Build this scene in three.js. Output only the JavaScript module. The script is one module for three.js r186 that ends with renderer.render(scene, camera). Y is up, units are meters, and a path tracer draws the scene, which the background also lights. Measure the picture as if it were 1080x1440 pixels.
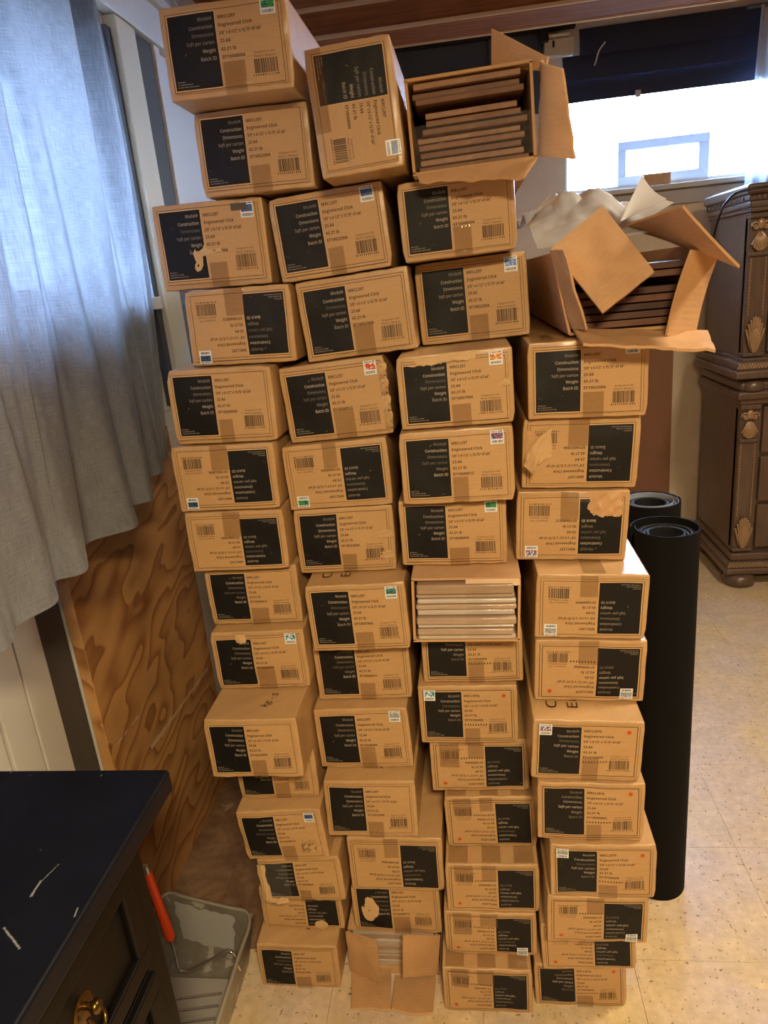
import * as THREE from 'three';
import { mergeGeometries, mergeVertices } from 'three/addons/utils/BufferGeometryUtils.js';
import { ImprovedNoise } from 'three/addons/math/ImprovedNoise.js';
import { RectAreaLightUniformsLib } from 'three/addons/lights/RectAreaLightUniformsLib.js';
import { RoundedBoxGeometry } from 'three/addons/geometries/RoundedBoxGeometry.js';

// ---------------------------------------------------------------- camera, sky, exposure
const scene = new THREE.Scene();
const CAM = { f: 999.5, yaw: -7.90, pitch: 17.65, roll: 5.54, pos: new THREE.Vector3(0.109, 1.356, 1.086) };
const D2R = Math.PI / 180;
const camera = new THREE.PerspectiveCamera(2 * Math.atan(720 / CAM.f) / D2R, 0.75, 0.01, 60);
const axis = (() => {
  const y = CAM.yaw * D2R, p = CAM.pitch * D2R, r = CAM.roll * D2R;
  const f = new THREE.Vector3(Math.sin(y) * Math.cos(p), -Math.sin(p), -Math.cos(y) * Math.cos(p));
  const rt = new THREE.Vector3(Math.cos(y), 0, Math.sin(y)), dn = new THREE.Vector3().crossVectors(f, rt);
  const r2 = rt.clone().multiplyScalar(Math.cos(r)).addScaledVector(dn, Math.sin(r));
  const d2 = dn.clone().multiplyScalar(Math.cos(r)).addScaledVector(rt, -Math.sin(r));
  return { r: r2, d: d2, f };
})();
camera.position.copy(CAM.pos);
camera.quaternion.setFromRotationMatrix(new THREE.Matrix4().makeBasis(axis.r, axis.d.clone().negate(), axis.f.clone().negate()));
scene.background = new THREE.Color().setRGB(0.40, 0.61, 1.0);   // overcast daylight
scene.backgroundIntensity = 60;
const renderer = new THREE.WebGLRenderer({ antialias: true });
renderer.toneMapping = THREE.LinearToneMapping;
renderer.toneMappingExposure = 1.0;
renderer.shadowMap.enabled = true;
const LAMPS = [
  { pos: [0.3, 1.86, 1.5], size: 0.3, color: new THREE.Color().setRGB(1.0, 0.77, 0.46), power: 180, label: 'flat square light panel hanging low behind the viewer' },
  { pos: [1.35, 2.24, -0.15], size: 0.3, color: new THREE.Color().setRGB(1.0, 0.84, 0.62), power: 108, label: 'flat square light panel hanging near the carved chest' }];
RectAreaLightUniformsLib.init();

// ---------------------------------------------------------------- helpers
const V = (x, y, z) => new THREE.Vector3(x, y, z);
function ray(px, py) { return axis.r.clone().multiplyScalar((px - 540) / CAM.f).addScaledVector(axis.d, (py - 720) / CAM.f).add(axis.f); }
const atZ = (px, py, z) => { const d = ray(px, py); return CAM.pos.clone().addScaledVector(d, (z - CAM.pos.z) / d.z); };
const atX = (px, py, x) => { const d = ray(px, py); return CAM.pos.clone().addScaledVector(d, (x - CAM.pos.x) / d.x); };
const atY = (px, py, y) => { const d = ray(px, py); return CAM.pos.clone().addScaledVector(d, (y - CAM.pos.y) / d.y); };
let seed = 12345;
const rnd = () => { seed = (seed * 1664525 + 1013904223) >>> 0; return seed / 4294967296; };
const rr = (a, b) => a + (b - a) * rnd();
const perlin = new ImprovedNoise();
const nz = (x, y, z = 0.37) => perlin.noise(x, y, z);
const fbm = (x, y, z = 0.5) => nz(x, y, z) + 0.5 * nz(2.1 * x, 2.1 * y, z + 7) + 0.25 * nz(4.3 * x, 4.3 * y, z + 13);
const clamp = (v, a, b) => Math.min(b, Math.max(a, v));
const used = {};
function uname(n) { const k = used[n] = (used[n] ?? -1) + 1; return k ? `${n}_${String(k).padStart(3, '0')}` : n; }
function sh(o) { o.traverse(c => { if (c.isMesh) { c.castShadow = true; c.receiveShadow = true; } }); return o; }
function thing(name, label, category, pos = [0, 0, 0], group) {
  const g = new THREE.Group(); g.name = uname(name); g.position.set(...pos);
  g.userData = { label, category }; if (group) g.userData.group = group; scene.add(g); return g;
}
function part(name, geo, mat, parent, label) {
  const m = new THREE.Mesh(geo, mat); m.name = name; if (label) m.userData.label = label;
  m.castShadow = m.receiveShadow = true; parent.add(m); return m;
}
function single(name, label, category, geo, mat, pos = [0, 0, 0], group) {
  const m = new THREE.Mesh(geo, mat); m.name = uname(name); m.position.set(...pos);
  m.userData = { label, category }; if (group) m.userData.group = group;
  m.castShadow = m.receiveShadow = true; scene.add(m); return m;
}
function struct(name, geo, mat, label, category) {
  const m = geo ? new THREE.Mesh(geo, mat) : new THREE.Group(); m.name = name; m.userData = { kind: 'structure', label, category };
  m.castShadow = m.receiveShadow = true; scene.add(m); return m;
}
// box from min to max with uv in metres
function bx(x0, x1, y0, y1, z0, z1) {
  const g = new THREE.BoxGeometry(Math.abs(x1 - x0), Math.abs(y1 - y0), Math.abs(z1 - z0));
  g.translate((x0 + x1) / 2, (y0 + y1) / 2, (z0 + z1) / 2); return uvm(g);
}
function rbx(x0, x1, y0, y1, z0, z1, r = 0.004) {
  const g = new RoundedBoxGeometry(Math.abs(x1 - x0), Math.abs(y1 - y0), Math.abs(z1 - z0), 2, r);
  g.translate((x0 + x1) / 2, (y0 + y1) / 2, (z0 + z1) / 2); return uvm(g.index ? g.toNonIndexed() : g);
}
function uvm(g) {   // uv in metres by the dominant normal
  const p = g.attributes.position, n = g.attributes.normal, uv = new Float32Array(p.count * 2);
  for (let i = 0; i < p.count; i++) {
    const ax = Math.abs(n.getX(i)), ay = Math.abs(n.getY(i)), az = Math.abs(n.getZ(i));
    let u, v;
    if (ax >= ay && ax >= az) { u = p.getZ(i); v = p.getY(i); } else if (ay >= az) { u = p.getX(i); v = p.getZ(i); } else { u = p.getX(i); v = p.getY(i); }
    uv[2 * i] = u; uv[2 * i + 1] = v;
  }
  g.setAttribute('uv', new THREE.BufferAttribute(uv, 2)); return g;
}
const merge = a => mergeGeometries(a.map(g => g.index ? g.toNonIndexed() : g));
function tube(pts, r, seg = 24, rad = 8, closed = false) { return new THREE.TubeGeometry(new THREE.CatmullRomCurve3(pts, closed, 'centripetal'), seg, r, rad, closed); }
function lathe(prof, seg = 32) { return new THREE.LatheGeometry(prof.map(([r, y]) => new THREE.Vector2(r, y)), seg); }
// a sheet with thickness over a bilinear patch A B C D (A-B one edge, D-C the opposite); bend(u,v) moves it along its normal
function slab(A, B, C, D, t = 0.004, nu = 8, nv = 8, bend = null, wob = null) {
  const n = new THREE.Vector3().crossVectors(B.clone().sub(A), D.clone().sub(A)).normalize();
  const P = (u, v) => {
    const p = A.clone().multiplyScalar((1 - u) * (1 - v)).addScaledVector(B, u * (1 - v)).addScaledVector(C, u * v).addScaledVector(D, (1 - u) * v);
    if (wob) { const [du, dv] = wob(u, v); p.addScaledVector(B.clone().sub(A), du).addScaledVector(D.clone().sub(A), dv); }
    if (bend) p.addScaledVector(n, bend(u, v)); return p;
  };
  const lu = A.distanceTo(B), lv = A.distanceTo(D), pos = [], uv = [], idx = [];
  for (const s of [1, -1]) for (let j = 0; j <= nv; j++) for (let i = 0; i <= nu; i++) {
    const p = P(i / nu, j / nv).addScaledVector(n, s * t / 2); pos.push(p.x, p.y, p.z); uv.push(i / nu * lu, j / nv * lv);
  }
  const W = nu + 1, O = W * (nv + 1), q = (a, b, c, d) => idx.push(a, b, c, a, c, d);
  for (let j = 0; j < nv; j++) for (let i = 0; i < nu; i++) {
    const a = j * W + i; q(a, a + 1, a + 1 + W, a + W); q(O + a, O + a + W, O + a + 1 + W, O + a + 1);
  }
  for (let i = 0; i < nu; i++) { q(i, O + i, O + i + 1, i + 1); const a = nv * W + i; q(a, a + 1, O + a + 1, O + a); }
  for (let j = 0; j < nv; j++) { const a = j * W; q(a, a + W, O + a + W, O + a); const b = a + nu; q(b, O + b, O + b + W, b + W); }
  const g = new THREE.BufferGeometry(); g.setAttribute('position', new THREE.Float32BufferAttribute(pos, 3)); g.setAttribute('uv', new THREE.Float32BufferAttribute(uv, 2)); g.setIndex(idx);
  const ng = g.toNonIndexed(); ng.computeVertexNormals(); return smooth(ng, 0.7);
}
function smooth(g, cosMin = 0.75) {   // crease-aware normals on a non-indexed geometry
  const p = g.attributes.position, n = g.attributes.normal, m = new Map(), k = i => `${Math.round(p.getX(i) * 2e4)},${Math.round(p.getY(i) * 2e4)},${Math.round(p.getZ(i) * 2e4)}`;
  for (let i = 0; i < p.count; i++) { const q = k(i); if (!m.has(q)) m.set(q, []); m.get(q).push(i); }
  const out = new Float32Array(p.count * 3), a = V(), b = V(), s = V();
  for (const l of m.values()) for (const i of l) {
    a.fromBufferAttribute(n, i); s.set(0, 0, 0);
    for (const j of l) { b.fromBufferAttribute(n, j); if (a.dot(b) > cosMin) s.add(b); }
    s.normalize(); out[3 * i] = s.x; out[3 * i + 1] = s.y; out[3 * i + 2] = s.z;
  }
  g.setAttribute('normal', new THREE.BufferAttribute(out, 3)); return g;
}

// ---------------------------------------------------------------- textures and materials
function dtex(w, h, fn, rep, srgb = true) {
  const d = new Uint8Array(w * h * 4);
  for (let y = 0; y < h; y++) for (let x = 0; x < w; x++) { const c = fn(x / w, y / h, x, y), o = 4 * (y * w + x); d[o] = clamp(c[0], 0, 255); d[o + 1] = clamp(c[1], 0, 255); d[o + 2] = clamp(c[2], 0, 255); d[o + 3] = c[3] ?? 255; }
  const t = new THREE.DataTexture(d, w, h); t.magFilter = THREE.LinearFilter; t.minFilter = THREE.LinearMipmapLinearFilter; t.generateMipmaps = true;
  t.wrapS = t.wrapT = THREE.RepeatWrapping; if (srgb) t.colorSpace = THREE.SRGBColorSpace; if (rep) t.repeat.set(...rep); t.needsUpdate = true; return t;
}
function ctex(w, h, draw, srgb = true) {
  const c = document.createElement('canvas'); c.width = w; c.height = h; draw(c.getContext('2d'), w, h);
  const t = new THREE.CanvasTexture(c); if (srgb) t.colorSpace = THREE.SRGBColorSpace; t.magFilter = THREE.LinearFilter; return t;
}
const std = (color, o = {}) => new THREE.MeshStandardMaterial({ color, roughness: 0.7, ...o });
const phy = (color, o = {}) => new THREE.MeshPhysicalMaterial({ color, roughness: 0.5, ...o });
const mix = (a, b, t) => a.map((v, i) => v + (b[i] - v) * t);
const KRAFT = [189, 151, 103];
const kraftTex = dtex(512, 512, (u, v, x, y) => {
  const s = fbm(u * 6, v * 6, 3) * 7 + nz(u * 90, v * 22, 5) * 5 + (rnd() - 0.5) * 10; return KRAFT.map((c, i) => c + s * (i == 2 ? 0.8 : 1));
}, [4, 4]);
const kraftBump = dtex(512, 512, (u, v) => { const s = 128 + 60 * Math.sin(v * 512 / 512 * Math.PI * 2 * 28) * 0.35 + fbm(u * 9, v * 9, 8) * 60; return [s, s, s]; }, [4, 4], false);
const mKraft = phy(0xffffff, { map: kraftTex, roughness: 0.5, clearcoat: 0.55, clearcoatRoughness: 0.24, bumpMap: kraftBump, bumpScale: 0.0006 });
const kraftInTex = dtex(256, 256, (u, v) => { const s = fbm(u * 6, v * 6, 13) * 7 + nz(u * 20, v * 80, 5) * 5; return [194 + s, 152 + s, 106 + s * 0.9]; }, [4, 4]);
const mKraftIn = std(0xffffff, { map: kraftInTex, roughness: 0.85, bumpMap: kraftBump, bumpScale: 0.0006 });
const mTorn = std(0xc8a678, { roughness: 0.95 });
const mTape = phy(new THREE.Color().setRGB(0.20, 0.085, 0.022), { roughness: 0.1, transparent: true, opacity: 0.3, clearcoat: 0.6, clearcoatRoughness: 0.1 });
const mFilm = phy(0xf4f2ee, { roughness: 0.06, transparent: true, opacity: 0.045, side: THREE.DoubleSide });

// ---------------------------------------------------------------- the room
const LW = -0.72, BW = -2.45, RW = 2.55, FW = 3.1, CEIL = 2.29;
const mWhite = std(0xcecbc1, { roughness: 0.6, bumpMap: dtex(128, 128, (u, v) => { const s = 128 + 70 * fbm(u * 5, v * 16, 2); return [s, s, s]; }, [3, 1], false), bumpScale: 0.0008 });
const mWhitePanel = std(0xe6e7e4, { roughness: 0.45 });
const mGreyPost = std(0x4f4a45, { roughness: 0.7 });
const mCream = std(0xd8cfb8, { roughness: 0.55 });
const mDrywall = std(0xffffff, { roughness: 0.9, map: dtex(256, 256, (u, v) => { const s = fbm(u * 7, v * 7, 1) * 9 + (rnd() - 0.5) * 5; return [216 + s, 198 + s, 170 + s * 0.9]; }, [0.8, 0.8]) });
const woodTex = dtex(512, 512, (u, v) => {
  const g = nz(u * 3, v * 60, 2) * 0.5 + nz(u * 9, v * 160, 4) * 0.35 + fbm(u * 3, v * 5, 6) * 0.4; return [142 + g * 42, 86 + g * 30, 52 + g * 20];
}, [1, 1.4]);
const mBeam = phy(0xffffff, { map: woodTex, roughness: 0.75, specularIntensity: 0.4 });
const mBatten = std(0xd9b891, { roughness: 0.6 });
// floor: vinyl tiles, each a piece of its own
const floorTex = dtex(1024, 1024, (u, v) => {
  let s = fbm(u * 14, v * 14, 4) * 10 + fbm(u * 50, v * 50, 9) * 12, y = clamp(fbm(u * 4, v * 4, 12) * 26, -12, 22);
  const spot = nz(u * 150, v * 150, 3) + 0.5 * nz(u * 60, v * 60, 1);
  const dk = spot > 0.66 ? 70 : spot > 0.52 ? 26 : 0; const lt = spot < -0.62 ? 12 : 0;
  return [206 + s - dk + lt + y * 0.15, 184 + s - dk + lt, 150 + s - dk * 0.9 + lt - y * 0.9];
}, [1 / 0.9, 1 / 0.9]);
const dirtyTex = dtex(512, 512, (u, v) => {
  const s = fbm(u * 6, v * 6, 21) * 26 + fbm(u * 30, v * 30, 5) * 16; const w = fbm(u * 9, v * 9, 33) > 0.55 ? 34 : 0; return [128 + s + w, 100 + s + w, 70 + s * 0.8 + w];
}, [1 / 0.7, 1 / 0.7]);
const mFloor = phy(0xffffff, { map: floorTex, roughness: 0.38, bumpMap: floorTex, bumpScale: 0.0003 });
const mFloorDirty = phy(0xffffff, { map: dirtyTex, roughness: 0.6 });
const floor = struct('floor', bx(LW - 0.24, RW + 0.2, -0.12, -0.004, BW - 0.2, FW + 0.2), std(0x6d5a43, { roughness: 0.9 }), 'speckled beige vinyl tile floor', 'floor');
{
  const P = 0.305, x0 = 0.372 - 4 * P, z0 = -0.056;
  for (let i = -1; x0 + i * P < RW; i++) for (let j = -9; z0 + j * P < FW; j++) {
    const xa = Math.max(x0 + i * P, LW), xb = Math.min(x0 + (i + 1) * P, RW), za = Math.max(z0 + j * P, BW), zb = Math.min(z0 + (j + 1) * P, FW);
    if (xb - xa < 0.01 || zb - za < 0.01) continue;
    const dirty = xb < -0.2 && zb < -0.04;
    part('tile', bx(xa + 0.0004, xb - 0.0004, -0.004, 0 - (dirty ? 0.0003 : 0), za + 0.0004, zb - 0.0004), dirty ? mFloorDirty : mFloor, floor);
  }
}
// left wall: painted vertical boards below and beside the window
const wallL = struct('wall_left', merge([
  bx(LW - 0.24, LW, 0, 1.38, BW - 0.1, FW + 0.1), bx(LW - 0.24, LW, 1.93, 2.45, BW - 0.1, FW + 0.1),
  bx(LW - 0.24, LW, 1.38, 1.93, BW - 0.1, -0.78), bx(LW - 0.24, LW, 1.38, 1.93, 0.95, FW + 0.1)]), std(0xd2cfc6, { roughness: 0.9 }), 'white painted board wall with curtained window', 'wall');
for (let k = 0, z = BW; z < 1.6; k++) {
  const w = 0.078; let z1 = z + w;
  if (z < -0.1 && z1 > -0.1) z1 = -0.1; if (z > -0.105 && z < -0.02) { z = -0.02; z1 = z + w; }
  part('board', rbx(LW, LW + 0.012 + (k % 3) * 0.0012, 0.0, z < -0.79 ? 1.085 : 1.345, z + 0.0025, z1 - 0.0025, 0.003), mWhite, wallL); z = z1;
}
part('post', bx(LW, LW + 0.008, 0, 1.345, -0.0995, -0.0215), mGreyPost, wallL, 'dark grey strip between boards and plywood');
for (let k = 0, z = -1.09; k < 5; k++, z -= 0.28) part('panel', rbx(LW, LW + 0.012, 1.095, 2.03, Math.max(z - 0.275, BW + 0.002), z, 0.003), mWhitePanel, wallL);
part('trim_board', rbx(LW, LW + 0.03, 1.095, 2.03, -1.088, -1.052, 0.003), mWhitePanel, wallL);
part('post', rbx(LW, LW + 0.022, 1.095, 2.03, -1.05, -0.955, 0.002), mGreyPost, wallL, 'dark grey upright post');
part('trim_board', rbx(LW, LW + 0.035, 1.095, 2.03, -0.925, -0.815, 0.004), mCream, wallL, 'cream painted casing board');
part('trim_board', bx(LW, LW + 0.02, 1.095, 2.0, -0.812, -0.782), std(0x3a3a40, { roughness: 0.6 }), wallL, 'blue grey window frame upright');
part('ledge', rbx(LW, LW + 0.045, 1.35, 1.38, -0.77, 1.0, 0.004), mWhitePanel, wallL);
part('head_board', rbx(LW, LW + 0.035, 2.035, 2.13, -2.2, 1.3, 0.004), mWhitePanel, wallL);
part('head_batten', rbx(LW, LW + 0.052, 2.13, 2.155, -2.2, 1.3, 0.004), mWhitePanel, wallL);
{ // left window: frame and two panes
  const w = struct('window_1', null, null, 'bright window behind the grey curtain', 'window');
  const fm = std(0xc8ccd0, { roughness: 0.5 });
  part('frame', merge([bx(LW - 0.2, LW - 0.15, 1.38, 1.42, -0.78, 0.95), bx(LW - 0.2, LW - 0.15, 1.89, 1.93, -0.78, 0.95), bx(LW - 0.2, LW - 0.15, 1.42, 1.89, -0.78, -0.74), bx(LW - 0.2, LW - 0.15, 1.42, 1.89, 0.91, 0.95), bx(LW - 0.2, LW - 0.15, 1.42, 1.89, 0.065, 0.105)]), fm, w);
  const gl = phy(0xffffff, { transmission: 1, thickness: 0, roughness: 0.02, ior: 1.5 });
  part('pane', bx(LW - 0.177, LW - 0.173, 1.42, 1.89, -0.74, 0.065), gl, w); part('pane', bx(LW - 0.177, LW - 0.173, 1.42, 1.89, 0.105, 0.91), gl, w);
}
// back wall with the second window
const WX0 = 0.575, WX1 = 1.50, WY0 = 1.66, WY1 = 2.2;
struct('wall_back', merge([bx(LW - 0.1, WX0, 0, 2.45, BW - 0.1, BW), bx(WX1, RW + 0.1, 0, 2.45, BW - 0.1, BW), bx(WX0, WX1, 0, WY0, BW - 0.1, BW), bx(WX0, WX1, WY1, 2.45, BW - 0.1, BW)]), mDrywall, 'tan back wall below the bright window', 'wall');
struct('wall_right', bx(RW, RW + 0.1, 0, 2.45, BW - 0.1, FW + 0.1), std(0x8d7458, { roughness: 0.9 }), 'plain painted wall out of view', 'wall');
struct('wall_front', bx(LW - 0.1, RW + 0.1, 0, 2.45, FW, FW + 0.1), std(0x8d7458, { roughness: 0.9 }), 'plain painted wall behind the viewer', 'wall');
{
  const w = struct('window_2', null, null, 'overexposed window with small vent frame', 'window');
  const fm = std(0xd7dade, { roughness: 0.5 }), gz = BW - 0.06;
  part('frame', merge([bx(WX0, WX1, WY0, WY0 + 0.018, gz - 0.02, gz + 0.03), bx(WX0, WX1, WY1 - 0.03, WY1, gz - 0.02, gz + 0.03), bx(WX0, WX0 + 0.012, WY0, WY1, gz - 0.02, gz + 0.03), bx(WX1 - 0.02, WX1, WY0, WY1, gz - 0.02, gz + 0.03)]), fm, w);
  const gl = phy(0xffffff, { transmission: 1, thickness: 0, roughness: 0.02, ior: 1.5 });
  part('pane', bx(WX0 + 0.012, WX1 - 0.02, WY0 + 0.018, WY1 - 0.03, gz - 0.002, gz + 0.002), gl, w);
  // small hopper frame set in the lower part of the window
  const a = atZ(868, 201, gz + 0.01), b = atZ(995, 250, gz + 0.01); const x0 = a.x, x1 = b.x, y1 = a.y, y0 = b.y - 0.005, t = 0.036;
  const m = phy(0xdfe4ea, { roughness: 0.9, transmission: 0.22, thickness: 0 });
  const gv = part('vent_frame', merge([rbx(x0, x1, y1 - t, y1, gz - 0.01, gz + 0.025, 0.003), rbx(x0, x1, y0, y0 + t * 1.3, gz - 0.01, gz + 0.025, 0.003), rbx(x0, x0 + t, y0 + t * 1.3, y1 - t, gz - 0.01, gz + 0.025, 0.003), rbx(x1 - t * 1.25, x1, y0 + t * 1.3, y1 - t, gz - 0.01, gz + 0.025, 0.003)]), m, w, 'pale grey vent frame');
  part('sill', rbx(WX0 - 0.02, WX1 + 0.02, WY0 - 0.022, WY0 - 0.001, BW - 0.06, BW + 0.045, 0.004), std(0xc9c4ba, { roughness: 0.6 }), w);
  part('apron', rbx(WX0 - 0.02, WX1 + 0.02, WY0 - 0.085, WY0 - 0.024, BW, BW + 0.014, 0.003), std(0xb9b2a8, { roughness: 0.9 }), w, 'unfinished grey strip under the sill');
}
// outside: ground at grade and the roof overhang
struct('ground_outside', merge([bx(-9, LW - 0.24, 0.55, 0.6, -9, 8), bx(LW - 0.24, 9, 0.55, 0.6, -9, BW - 0.1)]), std(0x3a3a2c, { roughness: 1 }), 'ground outside the windows', 'ground');
struct('roof_overhang', bx(-1.5, LW - 0.24, 2.4, 2.5, -3.2, 3.6), std(0xb9b6ae, { roughness: 0.9 }), 'roof overhang outside the curtained window', 'roof');
// ceiling, header beam and battens
struct('ceiling', merge([bx(LW - 0.1, RW + 0.1, CEIL, CEIL + 0.15, -1.77, FW + 0.1), bx(LW - 0.1, RW + 0.1, 2.36, 2.45, BW - 0.1, -1.98)]), std(0xffffff, { map: woodTex, roughness: 0.6 }), 'dark brown wooden ceiling', 'ceiling');
{
  const t = struct('trim_1', bx(LW, RW, 2.2, 2.45, -1.98, -1.77), mBeam, 'brown wooden ceiling beam with pale edge strips', 'beam');
  part('edge_strip', rbx(LW, RW, 2.194, 2.206, -1.776, -1.764, 0.002), mBatten, t, 'pale thin edge strip');
  part('edge_strip', rbx(LW, RW, 2.194, 2.206, -1.986, -1.974, 0.002), mBatten, t, 'pale thin edge strip');
  part('edge_strip', rbx(LW, RW, 2.278, 2.29, -1.768, -1.75, 0.002), mBatten, t, 'pale thin edge strip');
}
part('grey_panel', bx(-0.72, 0.50, 2.0, 2.30, BW, BW + 0.012), std(0x474b50, { roughness: 0.7 }), scene.getObjectByName('wall_back'), 'dark grey panel under the beam');
part('rail', bx(-0.72, 0.62, 2.302, 2.36, BW, BW + 0.03), std(0x1d1d20, { roughness: 0.7 }), scene.getObjectByName('wall_back'), 'dark rail');
part('upright', bx(0.26, 0.30, 1.7, 2.30, BW, BW + 0.025), std(0x55585c, { roughness: 0.7 }), scene.getObjectByName('wall_back'), 'grey upright');

// ---------------------------------------------------------------- the lamps
for (const LAMP of LAMPS) {
  const [x, y, z] = LAMP.pos, h = LAMP.size / 2, l = thing('hanging_light', LAMP.label, 'ceiling light', [x, y, z]);
  part('housing', rbx(-h - 0.015, h + 0.015, 0.002, 0.028, -h - 0.015, h + 0.015, 0.004), std(0xd0ccc2, { roughness: 0.4 }), l);
  for (const [a, b] of [[-1, -1], [1, -1], [-1, 1], [1, 1]]) part('rod', bx(a * h - 0.003, a * h + 0.003, 0.027, CEIL - y, b * h - 0.003, b * h + 0.003), std(0x9a9a96, { metalness: 0.8, roughness: 0.3 }), l);
  part('diffuser', bx(-h, h, -0.004, 0.003, -h, h), new THREE.MeshStandardMaterial({ color: 0xffffff, emissive: LAMP.color, emissiveIntensity: 4, roughness: 0.5 }), l);
  const p = new THREE.RectAreaLight(LAMP.color, LAMP.power, LAMP.size, LAMP.size); p.position.set(0, -0.006, 0); p.rotation.x = -Math.PI / 2; p.name = 'panel_light'; l.add(p);
}

// ---------------------------------------------------------------- printed carton ends
const KC = `rgb(${KRAFT.join(',')})`;
function printTex(o) {
  return ctex(1024, 656, (c, w, h) => {
    const X = f => f * w, Y = f => f * h;
    c.fillStyle = KC; c.fillRect(0, 0, w, h);
    for (let i = 0; i < 900; i++) { const s = rr(-9, 9); c.fillStyle = s > 0 ? `rgba(225,185,135,${s / 60})` : `rgba(120,80,45,${-s / 60})`; c.fillRect(rr(-40, w), rr(0, h), rr(10, 160), rr(1, 5)); }
    const dark = 'rgba(52,30,20,0.92)';
    // worn, paler paper along the folds, with bruised spots
    for (let i = 0; i < 260; i++) { const e = i % 4, p = rnd(), d = Math.pow(rnd(), 2.5) * 0.03, l = rr(8, 46), tk = rr(1, 5); c.fillStyle = i % 5 ? `rgba(226,188,138,${rr(0.15, 0.5)})` : `rgba(110,70,38,${rr(0.1, 0.35)})`; if (e < 2) c.fillRect(X(p), e ? Y(1 - d * 1.5) - tk : Y(d * 1.5), l, tk); else c.fillRect(e == 2 ? X(d) : X(1 - d) - tk, Y(p), tk, l); }
    c.strokeStyle = dark; c.lineWidth = o.b ? 6 : 4;
    c.strokeRect(X(0.032), Y(0.05), X(0.925), Y(0.895));
    c.lineWidth = o.b ? 6 : 4; c.strokeRect(X(0.052), Y(0.085), X(0.882), Y(0.825));
    // black panel
    c.fillStyle = '#12100f'; c.fillRect(X(0.066), Y(0.105), X(0.374), Y(0.785));
    c.strokeStyle = 'rgba(226,190,140,0.9)'; c.lineWidth = 4; c.strokeRect(X(0.064), Y(0.1), X(0.378), Y(0.795));
    const L = ['Model#', 'Construction', 'Dimensions', 'Sqft per carton', 'Weight', 'Batch ID'];
    const R = [o.b ? 'MRCLI970' : 'MRCLI97', 'Engineered Click', '3/8" x 6-1/2" x 15.75"-47.64"', '23.64', '43.21 lb', o.batch];
    for (let i = 0; i < 6; i++) {
      const y = Y(0.19 + i * 0.083);
      c.font = `${Math.round(Y(0.052))}px sans-serif`; c.textAlign = 'right'; c.fillStyle = `rgba(214,200,180,${rr(0.45, 0.95)})`; c.fillText(L[i], X(0.42), y);
      c.font = `bold ${Math.round(Y(0.052))}px sans-serif`; c.textAlign = 'left'; c.fillStyle = 'rgba(44,26,18,0.92)'; c.fillText(R[i], X(0.462), y, X(i == 2 ? 0.335 : 0.3));
    }
    c.fillStyle = 'rgba(200,188,168,0.6)'; for (let k = 0; k < 3; k++) for (let x = 0.082; x < 0.15 + k * 0.05; x += 0.014) c.fillRect(X(x), Y(0.795 + k * 0.028), X(rr(0.007, 0.0135)), Y(0.012));
    // barcode
    c.fillStyle = 'rgba(46,30,22,0.9)'; const bx0 = 0.705, bx1 = 0.885; let x = bx0;
    while (x < bx1) { const bw = rr(0.0022, 0.0085); c.fillRect(X(x), Y(0.65), X(Math.min(bw, bx1 - x)), Y(0.15)); x += bw + rr(0.002, 0.0075); }
    c.font = `${Math.round(Y(0.034))}px sans-serif`; c.textAlign = 'center'; c.fillText('Designed in USA', X(0.795), Y(0.595)); c.fillText('Made in Malaysia', X(0.795), Y(0.635));
    for (let k = 0; k < 12; k++) c.fillRect(X(0.69 + k * 0.0175), Y(0.81), X(rr(0.004, 0.01)), Y(0.018));
    if (o.b) { c.fillStyle = 'rgba(58,34,22,0.95)'; for (let k = 0; k < 9; k++) { c.fillRect(X(0.462 + k * 0.026), Y(0.655), X(0.008), Y(0.03)); c.fillRect(X(0.462 + k * 0.026), Y(0.66 + 0.012 * (k % 2)), X(0.015), Y(0.01)); } c.fillStyle = '#c2501f'; c.beginPath(); c.ellipse(X(0.86), Y(0.175), X(0.02), X(0.02), 0, 0, 7); c.fill(); }
    // scuffs of the print
    for (let i = 0; i < o.scuff; i++) { c.strokeStyle = `rgba(214,178,130,${rr(0.15, 0.7)})`; c.lineWidth = rr(1, 5); const a = rr(0.03, 0.95), b = rr(0.05, 0.95); c.beginPath(); c.moveTo(X(a), Y(b)); c.lineTo(X(a + rr(-0.04, 0.04)), Y(b + rr(-0.03, 0.03))); c.stroke(); }
  });
}
const mkPrint = o => phy(0xffffff, { map: printTex(o), roughness: 0.55, specularIntensity: 0.6, bumpMap: kraftBump, bumpScale: 0.0003 });
const PR = { a: ['EF10057004', 'EF10022004', 'EF10048004', 'EF10040013'].map((b, i) => mkPrint({ batch: b, scuff: 6 + i * 5 })), b: ['EF10100400', 'EF10094004'].map((b, i) => mkPrint({ b: true, batch: b, scuff: 4 + i * 3 })) };
const stickerMat = {};
function sticker(cols) {
  const key = cols.join(); if (stickerMat[key]) return stickerMat[key];
  return stickerMat[key] = phy(0xffffff, { roughness: 0.35, map: ctex(160, 184, (c, w, h) => {
    c.fillStyle = '#dfe4e6'; c.fillRect(0, 0, w, h); c.fillStyle = '#2a2d33'; for (let k = 0; k < 6; k++) c.fillRect(16 + k * 20, 10, rr(8, 16), 14);
    c.fillRect(120, 8, 24, 12);
    for (let j = 0; j < 5; j++) for (let i = 0; i < 8; i++) { c.fillStyle = cols[Math.floor(rnd() * cols.length)]; c.fillRect(12 + i * 17, 34 + j * 16, 18, 17); }
    c.fillStyle = '#2a2d33'; for (let x = 18; x < 140;) { const b = rr(2, 7); c.fillRect(x, 134, b, 34); x += b + rr(2, 6); }
  }) });
}
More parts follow.
